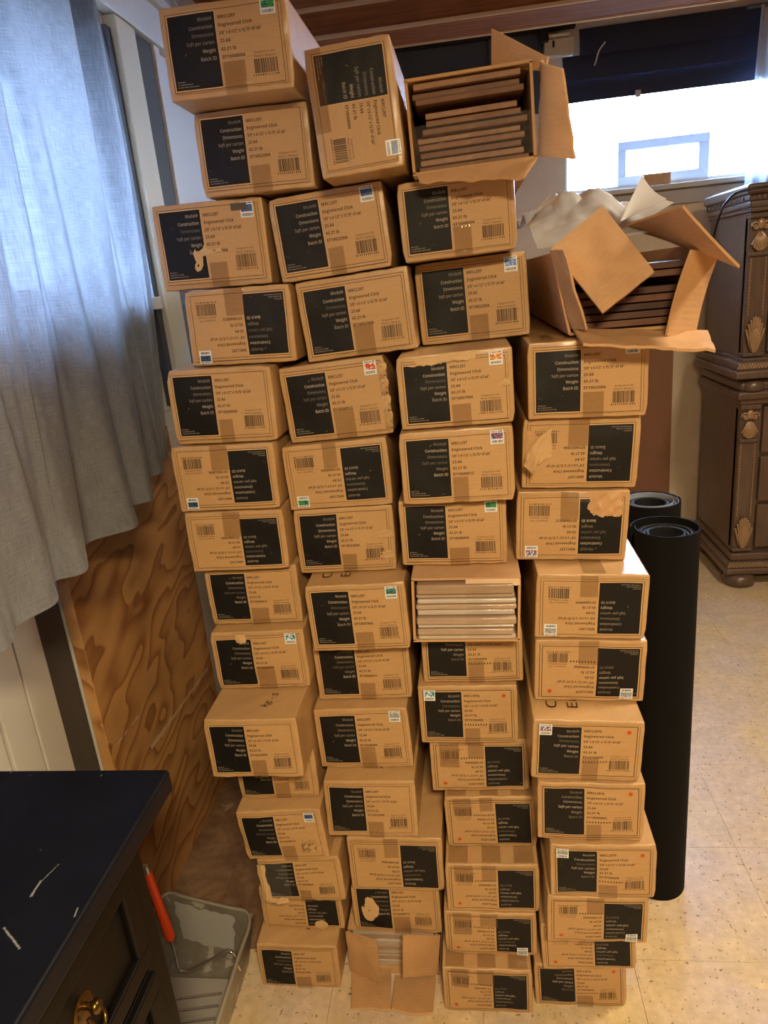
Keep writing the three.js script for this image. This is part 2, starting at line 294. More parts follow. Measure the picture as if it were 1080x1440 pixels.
const SC = { blue: ['#2f4d7d', '#39598f', '#2b4269', '#4a6798'], bright: ['#2f6fd0', '#4f87e0', '#8fb0ea', '#2458b4'], navy: ['#26415c', '#1e3146', '#33546f'], red: ['#c7372c', '#e0862c', '#d8d8d8', '#b02a2a'], orange: ['#d9542a', '#e8a23a', '#e8e0d0', '#cf3a2a', '#6f9a3a'], purple: ['#4b4f8a', '#8a86b8', '#a05a6a', '#3d3f70'], green: ['#2f8a34', '#46b04a', '#1d5a2a', '#3a6f8a'], teal: ['#1f8f9a', '#3fc0c8', '#1c5f86', '#e6ecee'], lime: ['#5f9a4a', '#234a7a', '#3f8ad0', '#2f5a3a'], grey: ['#8a8f96', '#a9adb2', '#6f7780'], rb: ['#c95a4a', '#3a5a9a', '#dfe3e6', '#6a86b8'] };

// ---------------------------------------------------------------- the carton stacks
// [x centre, bottom y, front z, roll in degrees, width, height]
const FIT = {
  '1_1':[-0.3021,-0.0013,0.0285,-0.99,0.1680,0.1156], '1_2':[-0.2903,0.1131,-0.0098,0.23,0.1702,0.1083],
  '1_3':[-0.2692,0.2205,0.0233,2.12,0.1652,0.1070], '1_4':[-0.2899,0.3271,0.0278,3.73,0.1637,0.1161],
  '1_5':[-0.2945,0.4431,-0.0050,0.00,0.1560,0.1115], '1_6':[-0.2981,0.5545,0.0770,0.02,0.1660,0.1201],
  '1_7':[-0.2950,0.6748,-0.0180,0.42,0.1741,0.1175], '1_8':[-0.2976,0.7925,-0.0447,0.04,0.1707,0.1139],
  '1_9':[-0.3036,0.9069,-0.0222,-0.82,0.1744,0.1090], '1_10':[-0.3055,1.0172,-0.0232,-0.62,0.1764,0.1130],
  '1_11':[-0.2931,1.1322,-0.0282,-1.53,0.1745,0.1218], '1_12':[-0.2494,1.2553,-0.0476,-1.56,0.1740,0.1175],
  '1_13':[-0.2786,1.3765,-0.0585,-0.34,0.1771,0.1250], '1_14':[-0.1867,1.5044,-0.0395,-0.96,0.1710,0.1131],
  '1_15':[-0.1887,1.6181,0.0241,-0.52,0.1747,0.1120], '2_1':[-0.1106,0.0029,-0.0079,-1.90,0.1829,0.1134],
  '2_2':[-0.0939,0.1193,-0.0018,-0.17,0.1758,0.1240], '2_3':[-0.0817,0.2463,0.0182,-0.57,0.1808,0.1252],
  '2_4':[-0.1174,0.3743,0.0177,-1.12,0.1716,0.1238], '2_5':[-0.1231,0.5010,-0.0182,1.00,0.1759,0.1263],
  '2_6':[-0.1158,0.6301,-0.0468,0.13,0.1774,0.1230], '2_7':[-0.1045,0.7558,-0.0022,1.08,0.1743,0.1249],
  '2_8':[-0.1216,0.8836,-0.0536,-0.61,0.1741,0.1174], '2_9':[-0.1210,1.0044,-0.0480,1.19,0.1788,0.1115],
  '2_10':[-0.1105,1.1207,-0.0588,2.54,0.1764,0.1258], '2_11':[-0.0644,1.2515,-0.0650,3.13,0.1798,0.1239],
  '2_12':[-0.0914,1.3778,-0.0638,3.29,0.1782,0.1232], '2_13':[-0.0259,1.5042,0.0164,2.55,0.1179,0.1623],
  '3_1':[0.0777,-0.0007,0.0666,-0.63,0.1703,0.1115], '3_2':[0.0893,0.1103,0.0369,-0.57,0.1743,0.1052],
  '3_3':[0.0980,0.2153,0.0347,-0.47,0.1730,0.1130], '3_4':[0.1012,0.3283,-0.0073,0.96,0.1686,0.1149],
  '3_5':[0.0865,0.4435,-0.0220,-0.35,0.1802,0.1127], '3_6':[0.0725,0.5563,-0.0106,-0.72,0.1750,0.1201],
  '3_7':[0.0851,0.6765,-0.0194,-0.43,0.1749,0.1128], '3_8':[0.0811,0.7895,0.0407,-2.56,0.1729,0.1146],
  '3_9':[0.0672,0.9048,-0.0085,-0.62,0.1737,0.1162], '3_10':[0.0809,1.0220,0.0224,-0.11,0.1743,0.1171],
  '3_11':[0.0855,1.1409,0.0120,0.67,0.1729,0.1110], '3_12':[0.1189,1.2555,-0.1237,1.82,0.1788,0.1290],
  '3_13':[0.1020,1.3866,-0.0570,1.42,0.1723,0.1128], '3_14':[0.1284,1.4986,-0.0160,1.39,0.1722,0.1233],
  '4_1':[0.2534,-0.0009,0.0474,1.25,0.1716,0.1092], '4_2':[0.2671,0.1076,0.0591,1.71,0.1704,0.1104],
  '4_3':[0.2766,0.2176,0.0977,-1.05,0.1718,0.1033], '4_4':[0.2858,0.3210,0.0990,-0.27,0.1756,0.1134],
  '4_5':[0.2671,0.4347,0.0899,-0.89,0.1741,0.1171], '4_6':[0.2625,0.5522,0.0856,-3.25,0.1754,0.1153],
  '4_7':[0.2758,0.6682,0.0334,-2.75,0.1772,0.1140], '4_8':[0.2790,0.7830,0.0316,-2.84,0.1746,0.1139],
  '4_9':[0.2575,0.8982,-0.0224,-3.05,0.1774,0.1195], '4_10':[0.2731,1.0188,-0.0305,-2.92,0.1799,0.1152],
  '4_11':[0.2826,1.1349,-0.0149,-0.96,0.1775,0.1183]
};
const CL = 1.21, COL = { 1: [], 2: [], 3: [], 4: [] };
for (const k in FIT) COL[k[0]].push(k);
const GEO = {};   // per carton: where its faces run
for (const c in COL) COL[c].forEach((k, i, col) => {
  const [x, y, z, r, W, H] = FIT[k], nxt = col[i + 1] && FIT[col[i + 1]], prv = i && FIT[col[i - 1]];
  const line = (A, B) => { const t = Math.tan((A[3] + B[3]) / 2 * D2R); return { x: (A[0] + B[0]) / 2, y: (A[1] + A[5] + B[1]) / 2, t }; };
  const bot = prv ? line(prv, FIT[k]) : { x, y: 0, t: 0 }, top = nxt ? line(FIT[k], nxt) : { x, y: y + H, t: Math.tan(r * D2R) };
  const s = Math.sin(r * D2R);
  GEO[k] = { k, x, z, W, H, r, yb: q => bot.y + bot.t * (q - bot.x) + (prv ? 0.0007 : 0), yt: q => top.y + top.t * (q - top.x) - 0.0007, s, base: [x, (prv ? bot.y + bot.t * (x - bot.x) : 0), z - CL / 2] };
});
// a (0 left .. 1 right), b (0 bottom .. 1 top), c metres behind the front face, lift metres towards the outside of the front
function onCarton(G, a, b, c) {
  let X = G.x + (a - 0.5) * G.W - G.s * (b - 0.5) * G.H; const y0 = G.yb(X), y1 = G.yt(X);
  return V(X - G.base[0], y0 + b * (y1 - y0) - G.base[1], G.z - c - G.base[2]);
}
function dent(G, a, b) {   // waviness of a worn front face, metres outwards
  const q = G.off; return 0.0026 * nz(a * 3 + q, b * 2.2, q) + 0.0009 * nz(a * 8 + q, b * 5, q + 4) + 0.003 * Math.sin(Math.PI * clamp(a, 0, 1)) * Math.sin(Math.PI * clamp(b, 0, 1)) * (0.5 + nz(q, 2.2, 1));
}
const spread = (n, L, r) => { const a = [0, r * 0.35 / L, r / L]; const m = []; for (let i = 1; i < n; i++) m.push(r / L + (1 - 2 * r / L) * i / n); return [...a, ...m, 1 - r / L, 1 - r * 0.35 / L, 1]; };
function cartonBody(G, r = 0.003) {
  const A = spread(12, G.W, r), B = spread(8, G.H, r), C = spread(5, CL, r).map(v => v * CL), pos = [], idx = [], map = new Map();
  const vert = (i, j, k) => {
    const key = i * 10000 + j * 100 + k; if (map.has(key)) return map.get(key);
    let a = A[i] * G.W, b = B[j] * G.H, c = C[k];
    const ia = clamp(a, r, G.W - r), ib = clamp(b, r, G.H - r), ic = clamp(c, r, CL - r), d = V(a - ia, b - ib, c - ic), l = d.length();
    if (l > 1e-9) { d.multiplyScalar(r / l); a = ia + d.x; b = ib + d.y; c = ic + d.z; }
    const q = G.off, e = (B[j] < 0.06 || B[j] > 0.94 ? 1 : 0) + (A[i] < 0.06 || A[i] > 0.94 ? 1 : 0);
    let p = onCarton(G, a / G.W, b / G.H, c);
    if (k < 3) { p.z += dent(G, a / G.W, b / G.H); if (e) { p.z -= 0.0035 * Math.abs(nz(a * 40 + q, b * 40, q)) * e; p.y += (b < G.H / 2 ? 1 : -1) * 0.002 * Math.abs(nz(a * 50 + q, 3.3, q)); if (e > 1) { p.x += (a < G.W / 2 ? 1 : -1) * 0.006 * Math.abs(nz(q, a * 9 + b * 11, 5)); p.y += (b < G.H / 2 ? 0.6 : -1) * 0.003 * Math.abs(nz(q + 3, a * 9 + b * 11, 5)); } } }
    if ((A[i] < 1e-6 || A[i] > 0.9999) && B[j] > 0.1 && B[j] < 0.9) p.x += (A[i] < 0.5 ? 1 : -1) * 0.0012 * Math.abs(nz(c * 6 + q, b * 20, 2));
    map.set(key, pos.length / 3); pos.push(p.x, p.y, p.z); return pos.length / 3 - 1;
  };
  const nA = A.length - 1, nB = B.length - 1, nC = C.length - 1, q = (a, b, c, d) => idx.push(a, b, c, a, c, d);
  for (let i = 0; i < nA; i++) for (let j = 0; j < nB; j++) { q(vert(i, j, 0), vert(i + 1, j, 0), vert(i + 1, j + 1, 0), vert(i, j + 1, 0)); q(vert(i, j, nC), vert(i, j + 1, nC), vert(i + 1, j + 1, nC), vert(i + 1, j, nC)); }
  for (let i = 0; i < nA; i++) for (let k = 0; k < nC; k++) { q(vert(i, nB, k), vert(i + 1, nB, k), vert(i + 1, nB, k + 1), vert(i, nB, k + 1)); q(vert(i, 0, k), vert(i, 0, k + 1), vert(i + 1, 0, k + 1), vert(i + 1, 0, k)); }
  for (let j = 0; j < nB; j++) for (let k = 0; k < nC; k++) { q(vert(nA, j, k), vert(nA, j, k + 1), vert(nA, j + 1, k + 1), vert(nA, j + 1, k)); q(vert(0, j, k), vert(0, j + 1, k), vert(0, j + 1, k + 1), vert(0, j, k + 1)); }
  const g = new THREE.BufferGeometry(); g.setAttribute('position', new THREE.Float32BufferAttribute(pos, 3)); g.setIndex(idx); g.computeVertexNormals();
  const uv = new Float32Array(pos.length / 3 * 2); for (let i = 0; i < uv.length / 2; i++) { uv[2 * i] = pos[3 * i] + pos[3 * i + 2] + G.off; uv[2 * i + 1] = pos[3 * i + 1] + 0.3 * pos[3 * i + 2] + G.off; }
  g.setAttribute('uv', new THREE.BufferAttribute(uv, 2)); return g;
}
// a thin sheet lying on the front face; rect in face fractions; mapUV(a,b)
function faceSheet(G, a0, a1, b0, b1, lift, na, nb, uvf, jitter = 0, th = 0.0004) {
  const pos = [], uv = [], idx = [], W = na + 1, O = W * (nb + 1);
  for (const s of [th, 0]) for (let j = 0; j <= nb; j++) for (let i = 0; i <= na; i++) {
    const fa = i / na, fb = j / nb, a = a0 + (a1 - a0) * fa, b = b0 + (b1 - b0) * fb, p = onCarton(G, a, b, 0);
    p.z += dent(G, a, b) + lift + s + (jitter && i > 0 && i < na && j > 0 && j < nb ? jitter * Math.abs(nz(a * 60 + G.off, b * 45, 3)) : 0);
    pos.push(p.x, p.y, p.z); const [u, v] = uvf(fa, fb, a, b); uv.push(u, v);
  }
  const q = (a, b, c, d) => idx.push(a, b, c, a, c, d);
  for (let j = 0; j < nb; j++) for (let i = 0; i < na; i++) { const a = j * W + i; q(a, a + 1, a + W + 1, a + W); }
  for (let i = 0; i < na; i++) { q(i, O + i, O + i + 1, i + 1); const a = nb * W + i; q(a, a + 1, O + a + 1, O + a); }
  for (let j = 0; j < nb; j++) { const a = j * W; q(a, a + W, O + a + W, O + a); const b = a + na; q(b, O + b, O + b + W, b + W); }
  const g = new THREE.BufferGeometry(); g.setAttribute('position', new THREE.Float32BufferAttribute(pos, 3)); g.setAttribute('uv', new THREE.Float32BufferAttribute(uv, 2)); g.setIndex(idx);
  const ng = g.toNonIndexed(); ng.computeVertexNormals(); return smooth(ng, 0.5);
}
function facePoly(G, pts, lift, mat, name, parent, label) {   // irregular torn patch that follows the front face
  const n = pts.length, R = 7, pos = [], idx = [], c = pts.reduce((s, p) => [s[0] + p[0] / n, s[1] + p[1] / n], [0, 0]);
  const put = (a, b, l) => { const w = onCarton(G, a, b, 0); pos.push(w.x, w.y, w.z + dent(G, a, b) + l); };
  put(c[0], c[1], lift); for (let r = 1; r <= R; r++) for (const p of pts) { const t = r / R; put(c[0] + (p[0] - c[0]) * t, c[1] + (p[1] - c[1]) * t, r == R ? lift - 0.0008 : lift); }
  for (let i = 0; i < n; i++) { const k = (i + 1) % n; idx.push(0, 1 + i, 1 + k); for (let r = 0; r < R - 1; r++) { const a = 1 + r * n; idx.push(a + i, a + n + i, a + n + k, a + i, a + n + k, a + k); } }
  const g = new THREE.BufferGeometry(); g.setAttribute('position', new THREE.Float32BufferAttribute(pos, 3)); g.setIndex(idx); g.computeVertexNormals();
  return part(name, g, mat, parent, label);
}
function ragged(cx, cy, rx, ry, n = 22, k = 0.25) { const o = [], q = rr(0, 50); for (let i = 0; i < n; i++) { const t = i / n * Math.PI * 2, m = 1 + k * 2 * nz(Math.cos(t) * 1.7 + q, Math.sin(t) * 1.7, q); o.push([cx + rx * m * Math.cos(t), cy + ry * m * Math.sin(t)]); } return o; }
function crumple(G, a0, a1, b0, b1, out, parent, mat = mTorn, label = 'torn crumpled flap of cardboard') {   // a torn ply standing off the face
  const n = 14, m = 8, pos = [], idx = [], W = n + 1;
  for (let j = 0; j <= m; j++) for (let i = 0; i <= n; i++) {
    const u = i / n, v = j / m, e = 0.02 * nz(u * 5 + G.off, v * 5, 8), p = onCarton(G, a0 + (a1 - a0) * u + e, b0 + (b1 - b0) * v + 0.04 * nz(u * 6, G.off, 3) * (1 - v), 0);
    p.z += 0.0019 + out * (0.25 + 0.75 * Math.abs(nz(u * 4.5 + G.off * 3, v * 3.5, 6)) * 2) * Math.sin(Math.PI * clamp(u * 0.9 + 0.05, 0, 1)) * (0.35 + 0.65 * (1 - v)); pos.push(p.x, p.y, p.z);
  }
  for (let j = 0; j < m; j++) for (let i = 0; i < n; i++) { const a = j * W + i; idx.push(a, a + 1, a + W + 1, a, a + W + 1, a + W); }
  const g = new THREE.BufferGeometry(); g.setAttribute('position', new THREE.Float32BufferAttribute(pos, 3)); g.setIndex(idx); g.computeVertexNormals();
  return part('torn_flap', g, mat, parent, label);
}
const mLetter = ctex(256, 256, (c, w, h) => { c.clearRect(0, 0, w, h); c.fillStyle = '#2a1810'; c.font = '92px sans-serif'; c.save(); c.translate(95, 250); c.rotate(-Math.PI / 2); c.fillText('Click', 0, 0); c.restore(); c.save(); c.translate(225, 250); c.rotate(-Math.PI / 2); c.fillText('Engineered', 0, 0); c.restore(); });
const mLetters = phy(0xffffff, { map: mLetter, transparent: true, alphaTest: 0.4, roughness: 0.6 });
const mLettersS = phy(0xffffff, { transparent: true, alphaTest: 0.4, roughness: 0.6, map: ctex(256, 256, (c, w, h) => { c.clearRect(0, 0, w, h); c.fillStyle = '#2a1810'; c.font = '84px sans-serif'; c.save(); c.translate(110, 240); c.rotate(-Math.PI / 2.6); c.fillText('kg - S', 0, 0); c.restore(); }) });
const ORD = ['', 'lowest', 'second', 'third', 'fourth', 'fifth', 'sixth', 'seventh', 'eighth', 'ninth', 'tenth', 'eleventh', 'twelfth', 'thirteenth', 'fourteenth', 'fifteenth'];
const STK = { 1: 'in the stack beside the curtain', 2: 'in the second stack from the curtain', 3: 'in the second stack from the black rolls', 4: 'in the stack beside the black rolls' };
// style, flipped, sticker colour, extra look
const INFO = {
  '1_1': ['a', 0, null], '1_2': ['a', 1, null, 'with torn black panel'], '1_3': ['a', 0, null, 'with ripped left edge'], '1_4': ['a', 0, 'blue', 'with crushed corner'], '1_5': ['a', 0, null, 'tucked under a jutting carton'],
  '1_6': ['a', 0, null, 'jutting out'], '1_7': ['a', 0, 'teal', 'with small tear'], '1_8': ['a', 0, null], '1_9': ['a', 1, null], '1_10': ['a', 1, 'navy'], '1_11': ['a', 0, null], '1_12': ['a', 1, 'navy'], '1_13': ['a', 0, 'blue', 'with peeled patch'], '1_14': ['a', 0, null], '1_15': ['a', 0, 'green', 'at the very top'],
  '2_2': ['a', 0, null, 'with tan peeled patch'], '2_3': ['a', 1, null], '2_4': ['a', 0, null], '2_5': ['a', 0, 'grey'], '2_6': ['a', 0, null], '2_7': ['a', 0, 'lime'], '2_8': ['a', 0, null, 'with wrinkled end'], '2_9': ['a', 1, 'green'], '2_10': ['a', 0, 'red', 'with ripped edge'], '2_11': ['a', 0, null], '2_12': ['a', 0, 'blue'], '2_13': ['a', 2, 'blue', 'standing on its side'],
  '3_1': ['b', 1, null], '3_2': ['b', 1, 'grey'], '3_3': ['b', 1, null], '3_4': ['b', 1, null], '3_5': ['b', 1, null], '3_6': ['b', 0, 'teal'], '3_7': ['b', 0, null], '3_9': ['a', 0, 'green'], '3_10': ['a', 0, 'purple'], '3_11': ['a', 0, 'orange', 'with torn top edge'], '3_12': ['a', 0, 'bright'], '3_13': ['a', 0, null],
  '4_1': ['b', 0, null], '4_2': ['b', 1, null], '4_3': ['b', 1, 'grey'], '4_4': ['b', 0, 'grey'], '4_5': ['b', 0, null], '4_6': ['b', 0, 'rb'], '4_7': ['b', 1, 'grey'], '4_8': ['a', 1, 'grey'], '4_9': ['a', 1, 'rb', 'with crumpled tear'], '4_10': ['a', 1, null, 'with curled torn flap'], '4_11': ['a', 0, 'navy'],
};
const CT = {};
let pk = 0;
for (const k in INFO) {
  const [st, flip, stk, look] = INFO[k], G = GEO[k]; G.off = rr(0, 40);
  const n = +k.slice(2), words = ['sealed kraft flooring carton', flip == 1 ? 'printed upside down' : flip == 2 ? '' : '', look || '', n == 1 ? 'lowest' : `${ORD[n]} up`, STK[k[0]]].filter(Boolean).join(' ');
  const t = CT[k] = thing('flooring_carton', words.split(' ').slice(0, 16).join(' '), 'carton', G.base, 'stacked flooring cartons');
  const body = part('body', cartonBody(G), mKraft, t);
  const m = 0.0075, am = m / G.W, bm = m / G.H, jy = rr(-0.02, 0.02);
  const rot = (u, v) => flip == 1 ? [1 - u, 1 - v] : flip == 2 ? [1 - v, u] : [u, v];
  const pmat = PR[st][pk++ % PR[st].length];
  const end = part('printed_end', faceSheet(G, am, 1 - am, bm, 1 - bm, 0.0012, 16, 10, (u, v, a, b) => rot(a, b + jy)), pmat, t, 'kraft end flap with black panel, text and barcode');
  // packing tape over the edge
  const tc = flip == 1 ? 0.472 : 0.54, tw = 0.16, up = rr(0.26, 0.42);
  if (flip != 2) {
    const lo = flip == 1 ? 1 - up : 0.005, hi = flip == 1 ? 0.995 : up;
    part('tape', faceSheet(G, tc - tw / 2, tc + tw / 2 + rr(-0.03, 0.03), lo, hi, 0.0019, 15, 13, (u, v) => [u, v], 0.003, 0.0002), mTape, t, 'glossy brown packing tape');
    if (st == 'b' && k[0] == '3' && flip) part('tape', faceSheet(G, 0.1, 0.3, 1 - rr(0.3, 0.5), 0.995, 0.0019, 6, 6, (u, v) => [u, v], 0.002, 0.0002), mTape, t, 'glossy brown packing tape');
  } else part('tape', faceSheet(G, 0.01, 0.2, 0.35, 0.98, 0.0019, 6, 8, (u, v) => [u, v], 0.003, 0.0002), mTape, t, 'glossy brown packing tape');
  if (stk) {
    let a0 = st == 'b' ? 0.07 : 0.8, b0 = st == 'b' ? 0.76 : 0.78, w = 0.115, h = 0.175;
    if (flip == 1) { a0 = 1 - a0 - w; b0 = 1 - b0 - h; } if (k == '4_4' || k == '4_6' || k == '3_6') { a0 = 0.06; }
    if (flip == 2) { a0 = 0.8; b0 = 0.1; w = 0.17; h = 0.12; }
    if (k == '4_7' || k == '4_3' || k == '3_2') { a0 = 0.78; b0 = 0.06; }
    const tilt = rr(-0.012, 0.012);
    part('label_sticker', faceSheet(G, a0, a0 + w, b0 + tilt, b0 + h + tilt, 0.0021, 3, 3, (u, v) => rot(u, v), 0, 0.0003), sticker(SC[stk]), t, 'small printed barcode sticker');
  }
  // wear
  if (k == '1_13') { facePoly(G, [[0.33, 0.18], [0.29, 0.26], [0.33, 0.3], [0.31, 0.42], [0.34, 0.5], [0.36, 0.44], [0.42, 0.48], [0.44, 0.53], [0.47, 0.46], [0.6, 0.47], [0.62, 0.42], [0.45, 0.42], [0.41, 0.38], [0.4, 0.26], [0.37, 0.2]], 0.0017, mTorn, 'torn_patch', t, 'peeled pale patch'); part('tape', faceSheet(G, 0.72, 0.86, 0.86, 0.94, 0.0026, 4, 3, (u, v) => [u, v], 0.002), phy(0x5d5048, { roughness: 0.2 }), t, 'dark tape scrap'); }
  if (k == '2_2') facePoly(G, ragged(0.2, 0.45, 0.1, 0.26), 0.0017, mTorn, 'torn_patch', t, 'peeled tan patch');
  if (k == '1_2') facePoly(G, ragged(0.72, 0.13, 0.09, 0.13, 16, 0.1), 0.0017, mTorn, 'torn_patch', t, 'peeled tan patch');
  if (k == '1_7') crumple(G, 0.28, 0.4, 0.82, 0.96, 0.006, t);
  if (k == '1_3') { crumple(G, 0.0, 0.1, 0.05, 0.9, 0.012, t); crumple(G, 0.05, 0.3, 0.0, 0.12, 0.012, t); part('film', faceSheet(G, 0.08, 0.36, 0.1, 0.95, 0.0032, 16, 14, (u, v) => [u, v], 0.008, 0.0002), mFilm, t, 'crinkled clear film'); }
  if (k == '1_4') { crumple(G, 0.66, 0.98, 0.18, 0.5, 0.006, t, mKraft, 'crushed cardboard'); }
  if (k == '4_9') { crumple(G, 0.62, 0.93, 0.66, 0.99, 0.016, t, mKraftIn, 'crumpled torn cardboard'); part('film', faceSheet(G, 0.45, 0.66, 0.85, 0.99, 0.002, 8, 6, (u, v) => [u, v], 0.008, 0.0002), mFilm, t, 'crinkled clear film'); }
  if (k == '2_10') for (let q = 0; q < 4; q++) crumple(G, 0.93, 1.0, 0.08 + q * 0.22, 0.3 + q * 0.2, 0.008, t, q % 2 ? mTorn : mKraft);
  if (k == '2_8') { crumple(G, 0.8, 0.98, 0.2, 0.32, 0.006, t, mKraft, 'wrinkled cardboard'); crumple(G, 0.7, 0.99, 0.52, 0.64, 0.005, t, mKraft, 'wrinkled cardboard'); }
  if (k == '3_11') { crumple(G, 0.38, 0.7, 0.88, 1.0, 0.008, t); crumple(G, 0.08, 0.4, 0.86, 0.96, 0.004, t, mTorn, 'torn print edge'); crumple(G, 0.88, 0.97, 0.5, 0.6, 0.004, t); }
  if (k == '4_10') {
    facePoly(G, [[0.03, 0.3], [0.03, 0.87], [0.23, 0.88], [0.22, 0.55], [0.12, 0.36]], 0.0017, mKraftIn, 'torn_patch', t, 'bare inner ply');
    const P = (a, b, o) => { const p = onCarton(G, a, b, 0); p.z += o; return p; };
    part('torn_flap', slab(P(0.235, 0.88, 0.004), P(0.25, 0.48, 0.004), P(0.09, 0.28, 0.035), P(0.005, 0.42, 0.035), 0.003, 10, 10, (u, v) => 0.012 * Math.sin(v * 3) + 0.004 * nz(u * 5, v * 5, 3), (u, v) => [0.08 * nz(v * 6, 2, 1), 0]), mTorn, t, 'curled torn flap of pale cardboard');
  }
  if (['2_7', '4_6', '4_11', '1_6', '1_1', '2_4'].includes(k)) {   // lettering along the top, read from the front edge
    const P = (a, c) => { const p = onCarton(G, a, 1, c); p.y += 0.0009; return p; };
    const pos = [], uv = [[0, 0], [1, 0], [1, 1], [0, 1]]; for (const [u, v] of uv) { const sm = ['1_6', '1_1', '2_4'].includes(k), p = sm ? P(0.5 + u * 0.3, 0.03 + v * 0.06) : P(0.1 + u * 0.38, 0.028 + v * 0.11); pos.push(p.x, p.y, p.z); }
    const g = new THREE.BufferGeometry(); g.setAttribute('position', new THREE.Float32BufferAttribute(pos, 3)); g.setAttribute('uv', new THREE.Float32BufferAttribute(uv.flat(), 2)); g.setIndex([0, 1, 2, 0, 2, 3]); g.computeVertexNormals();
    part('lettering', g, ['1_6', '1_1', '2_4'].includes(k) ? mLettersS : mLetters, t, 'black printed lettering');
  }
  if (['3_1', '3_3', '3_4', '4_8', '1_12', '2_3'].includes(k)) {   // tape over the top edge
    for (const [a0, a1] of k[0] == '3' ? [[0.04, 0.25], [0.4, 0.6], [0.74, 0.95]] : [[0.42, 0.62]]) {
      const pos = [], idx = [], uv = [], N = 8; for (let j = 0; j <= 6; j++) for (let i = 0; i <= N; i++) { const p = onCarton(G, a0 + (a1 - a0) * i / N, 1, 0.004 + 0.07 * j / 6); pos.push(p.x, p.y + 0.0005 + 0.0008 * Math.abs(nz(i * 1.7 + G.off, j * 1.3, 2)), p.z); uv.push(i / N, j / 6); }
      for (let j = 0; j < 6; j++) for (let i = 0; i < N; i++) { const a = j * (N + 1) + i; idx.push(a, a + 1, a + N + 2, a, a + N + 2, a + N + 1); }
      const g = new THREE.BufferGeometry(); g.setAttribute('position', new THREE.Float32BufferAttribute(pos, 3)); g.setAttribute('uv', new THREE.Float32BufferAttribute(uv, 2)); g.setIndex(idx); g.computeVertexNormals();
      part('tape', g, mTape, t, 'glossy brown packing tape');
    }
  }
}

// ---------------------------------------------------------------- opened cartons
const ordinal = i => i ? `${ORD[i + 1]} from top` : 'topmost';
const at0 = (g, p) => { g.translate(-p[0], -p[1], -p[2]); return g; };
function openBody(G, L, top = true) {
  const t = 0.004, P = (a, b, c) => onCarton(G, a, b, c), w = t / 2 / G.W, h = t / 2 / G.H, a = [];
  a.push(slab(P(0, h, 0), P(1, h, 0), P(1, h, L), P(0, h, L), t, 3, 6), slab(P(w, 0.02, 0), P(w, 0.98, 0), P(w, 0.98, L), P(w, 0.02, L), t, 3, 6), slab(P(1 - w, 0.02, 0), P(1 - w, 0.98, 0), P(1 - w, 0.98, L), P(1 - w, 0.02, L), t, 3, 6), slab(P(0.02, 0.02, L), P(0.98, 0.02, L), P(0.98, 0.98, L), P(0.02, 0.98, L), t, 3, 3));
  if (top) a.push(slab(P(0, 1 - h, 0), P(1, 1 - h, 0), P(1, 1 - h, L), P(0, 1 - h, L), t, 3, 6)); return merge(a);
}
function plank(G, a0, a1, b0, b1, zf, L, r) { // one board lying in carton G, geometry about its own base
  const x0 = G.x + (a0 - 0.5) * G.W, x1 = G.x + (a1 - 0.5) * G.W; const g = new RoundedBoxGeometry(x1 - x0, (b1 - b0) * G.H, L, 2, r); g.translate(0, (b1 - b0) * G.H / 2, -L / 2);
  const xm = (x0 + x1) / 2, bm = b0, sx = -G.s * (bm - 0.5) * G.H, y0 = G.yb(xm + sx), y1 = G.yt(xm + sx); const gg = uvm(g.index ? g.toNonIndexed() : g);
  return { g: gg, pos: [xm + sx, y0 + b0 * (y1 - y0), G.z + zf], rz: Math.atan((G.yb(x1) - G.yb(x0)) / (x1 - x0)) };
}
const foilTex = dtex(256, 256, (u, v) => { const s = fbm(u * 4, v * 30, 3) * 14; return [186 + s, 172 + s, 158 + s]; }, [5, 5]);
const mFoil = [0xffffff, 0xe9d8c6, 0xd9c5ae].map(c => phy(c, { map: foilTex, roughness: 0.28, bumpMap: foilTex, bumpScale: 0.002, clearcoat: 0.4 }));
const plTex = dtex(256, 256, (u, v) => { const s = nz(u * 4, v * 50, 3) * 22 + nz(u * 20, v * 90, 5) * 12; return [150 + s, 112 + s, 84 + s * 0.8]; }, [4, 4]);
const mPlank = [0xffffff, 0xdcd0c6, 0xc2b2a6].map(c => std(c, { map: plTex, roughness: 0.6 }));
const mDarkPlank = [0xb9a398, 0x8d786c, 0x6f5b50].map(c => std(c, { map: plTex, roughness: 0.5 }));
{ // eighth up: end torn off, wrapped planks showing
  const G = GEO['3_8']; G.off = 3.3; const t = thing('open_carton', 'open kraft carton showing white plastic wrapped planks, eighth up', 'carton', G.base);
  part('body', openBody(G, CL), mKraftIn, t);
  const P = (a, b, o) => { const p = onCarton(G, a, b, 0); p.z += o; return p; };
  part('torn_flap', slab(P(0.5, 0.985, 0.002), P(0.99, 0.985, 0.002), P(0.99, 0.9, 0.006), P(0.5, 0.9, 0.006), 0.003, 12, 4, null, (u, v) => [0, v * 0.25 * nz(u * 6, 3, 2)]), mKraft, t, 'ragged torn strip of the end flap');
  const hs = [1.7, 0.9, 0.9, 1.0, 1.1, 1.3, 0.6, 1.2, 1.1], tot = hs.reduce((a, b) => a + b); let b = 0.935;
  hs.forEach((h, i) => {
    const d = h / tot * 0.89, q = plank(G, 0.035 + rr(0, 0.015), 0.965 - rr(0, 0.03), b - d + 0.006, b - 0.004, rr(0.002, 0.012), CL - 0.03, 0.0032); b -= d;
    const m = single('wrapped_plank', `${ordinal(i)} plastic wrapped plank in the open carton among sealed cartons`, 'plank', q.g, mFoil[i == 0 ? 2 : i % 2], q.pos, 'wrapped planks in the middle open carton'); m.rotation.z = q.rz;
  });
}
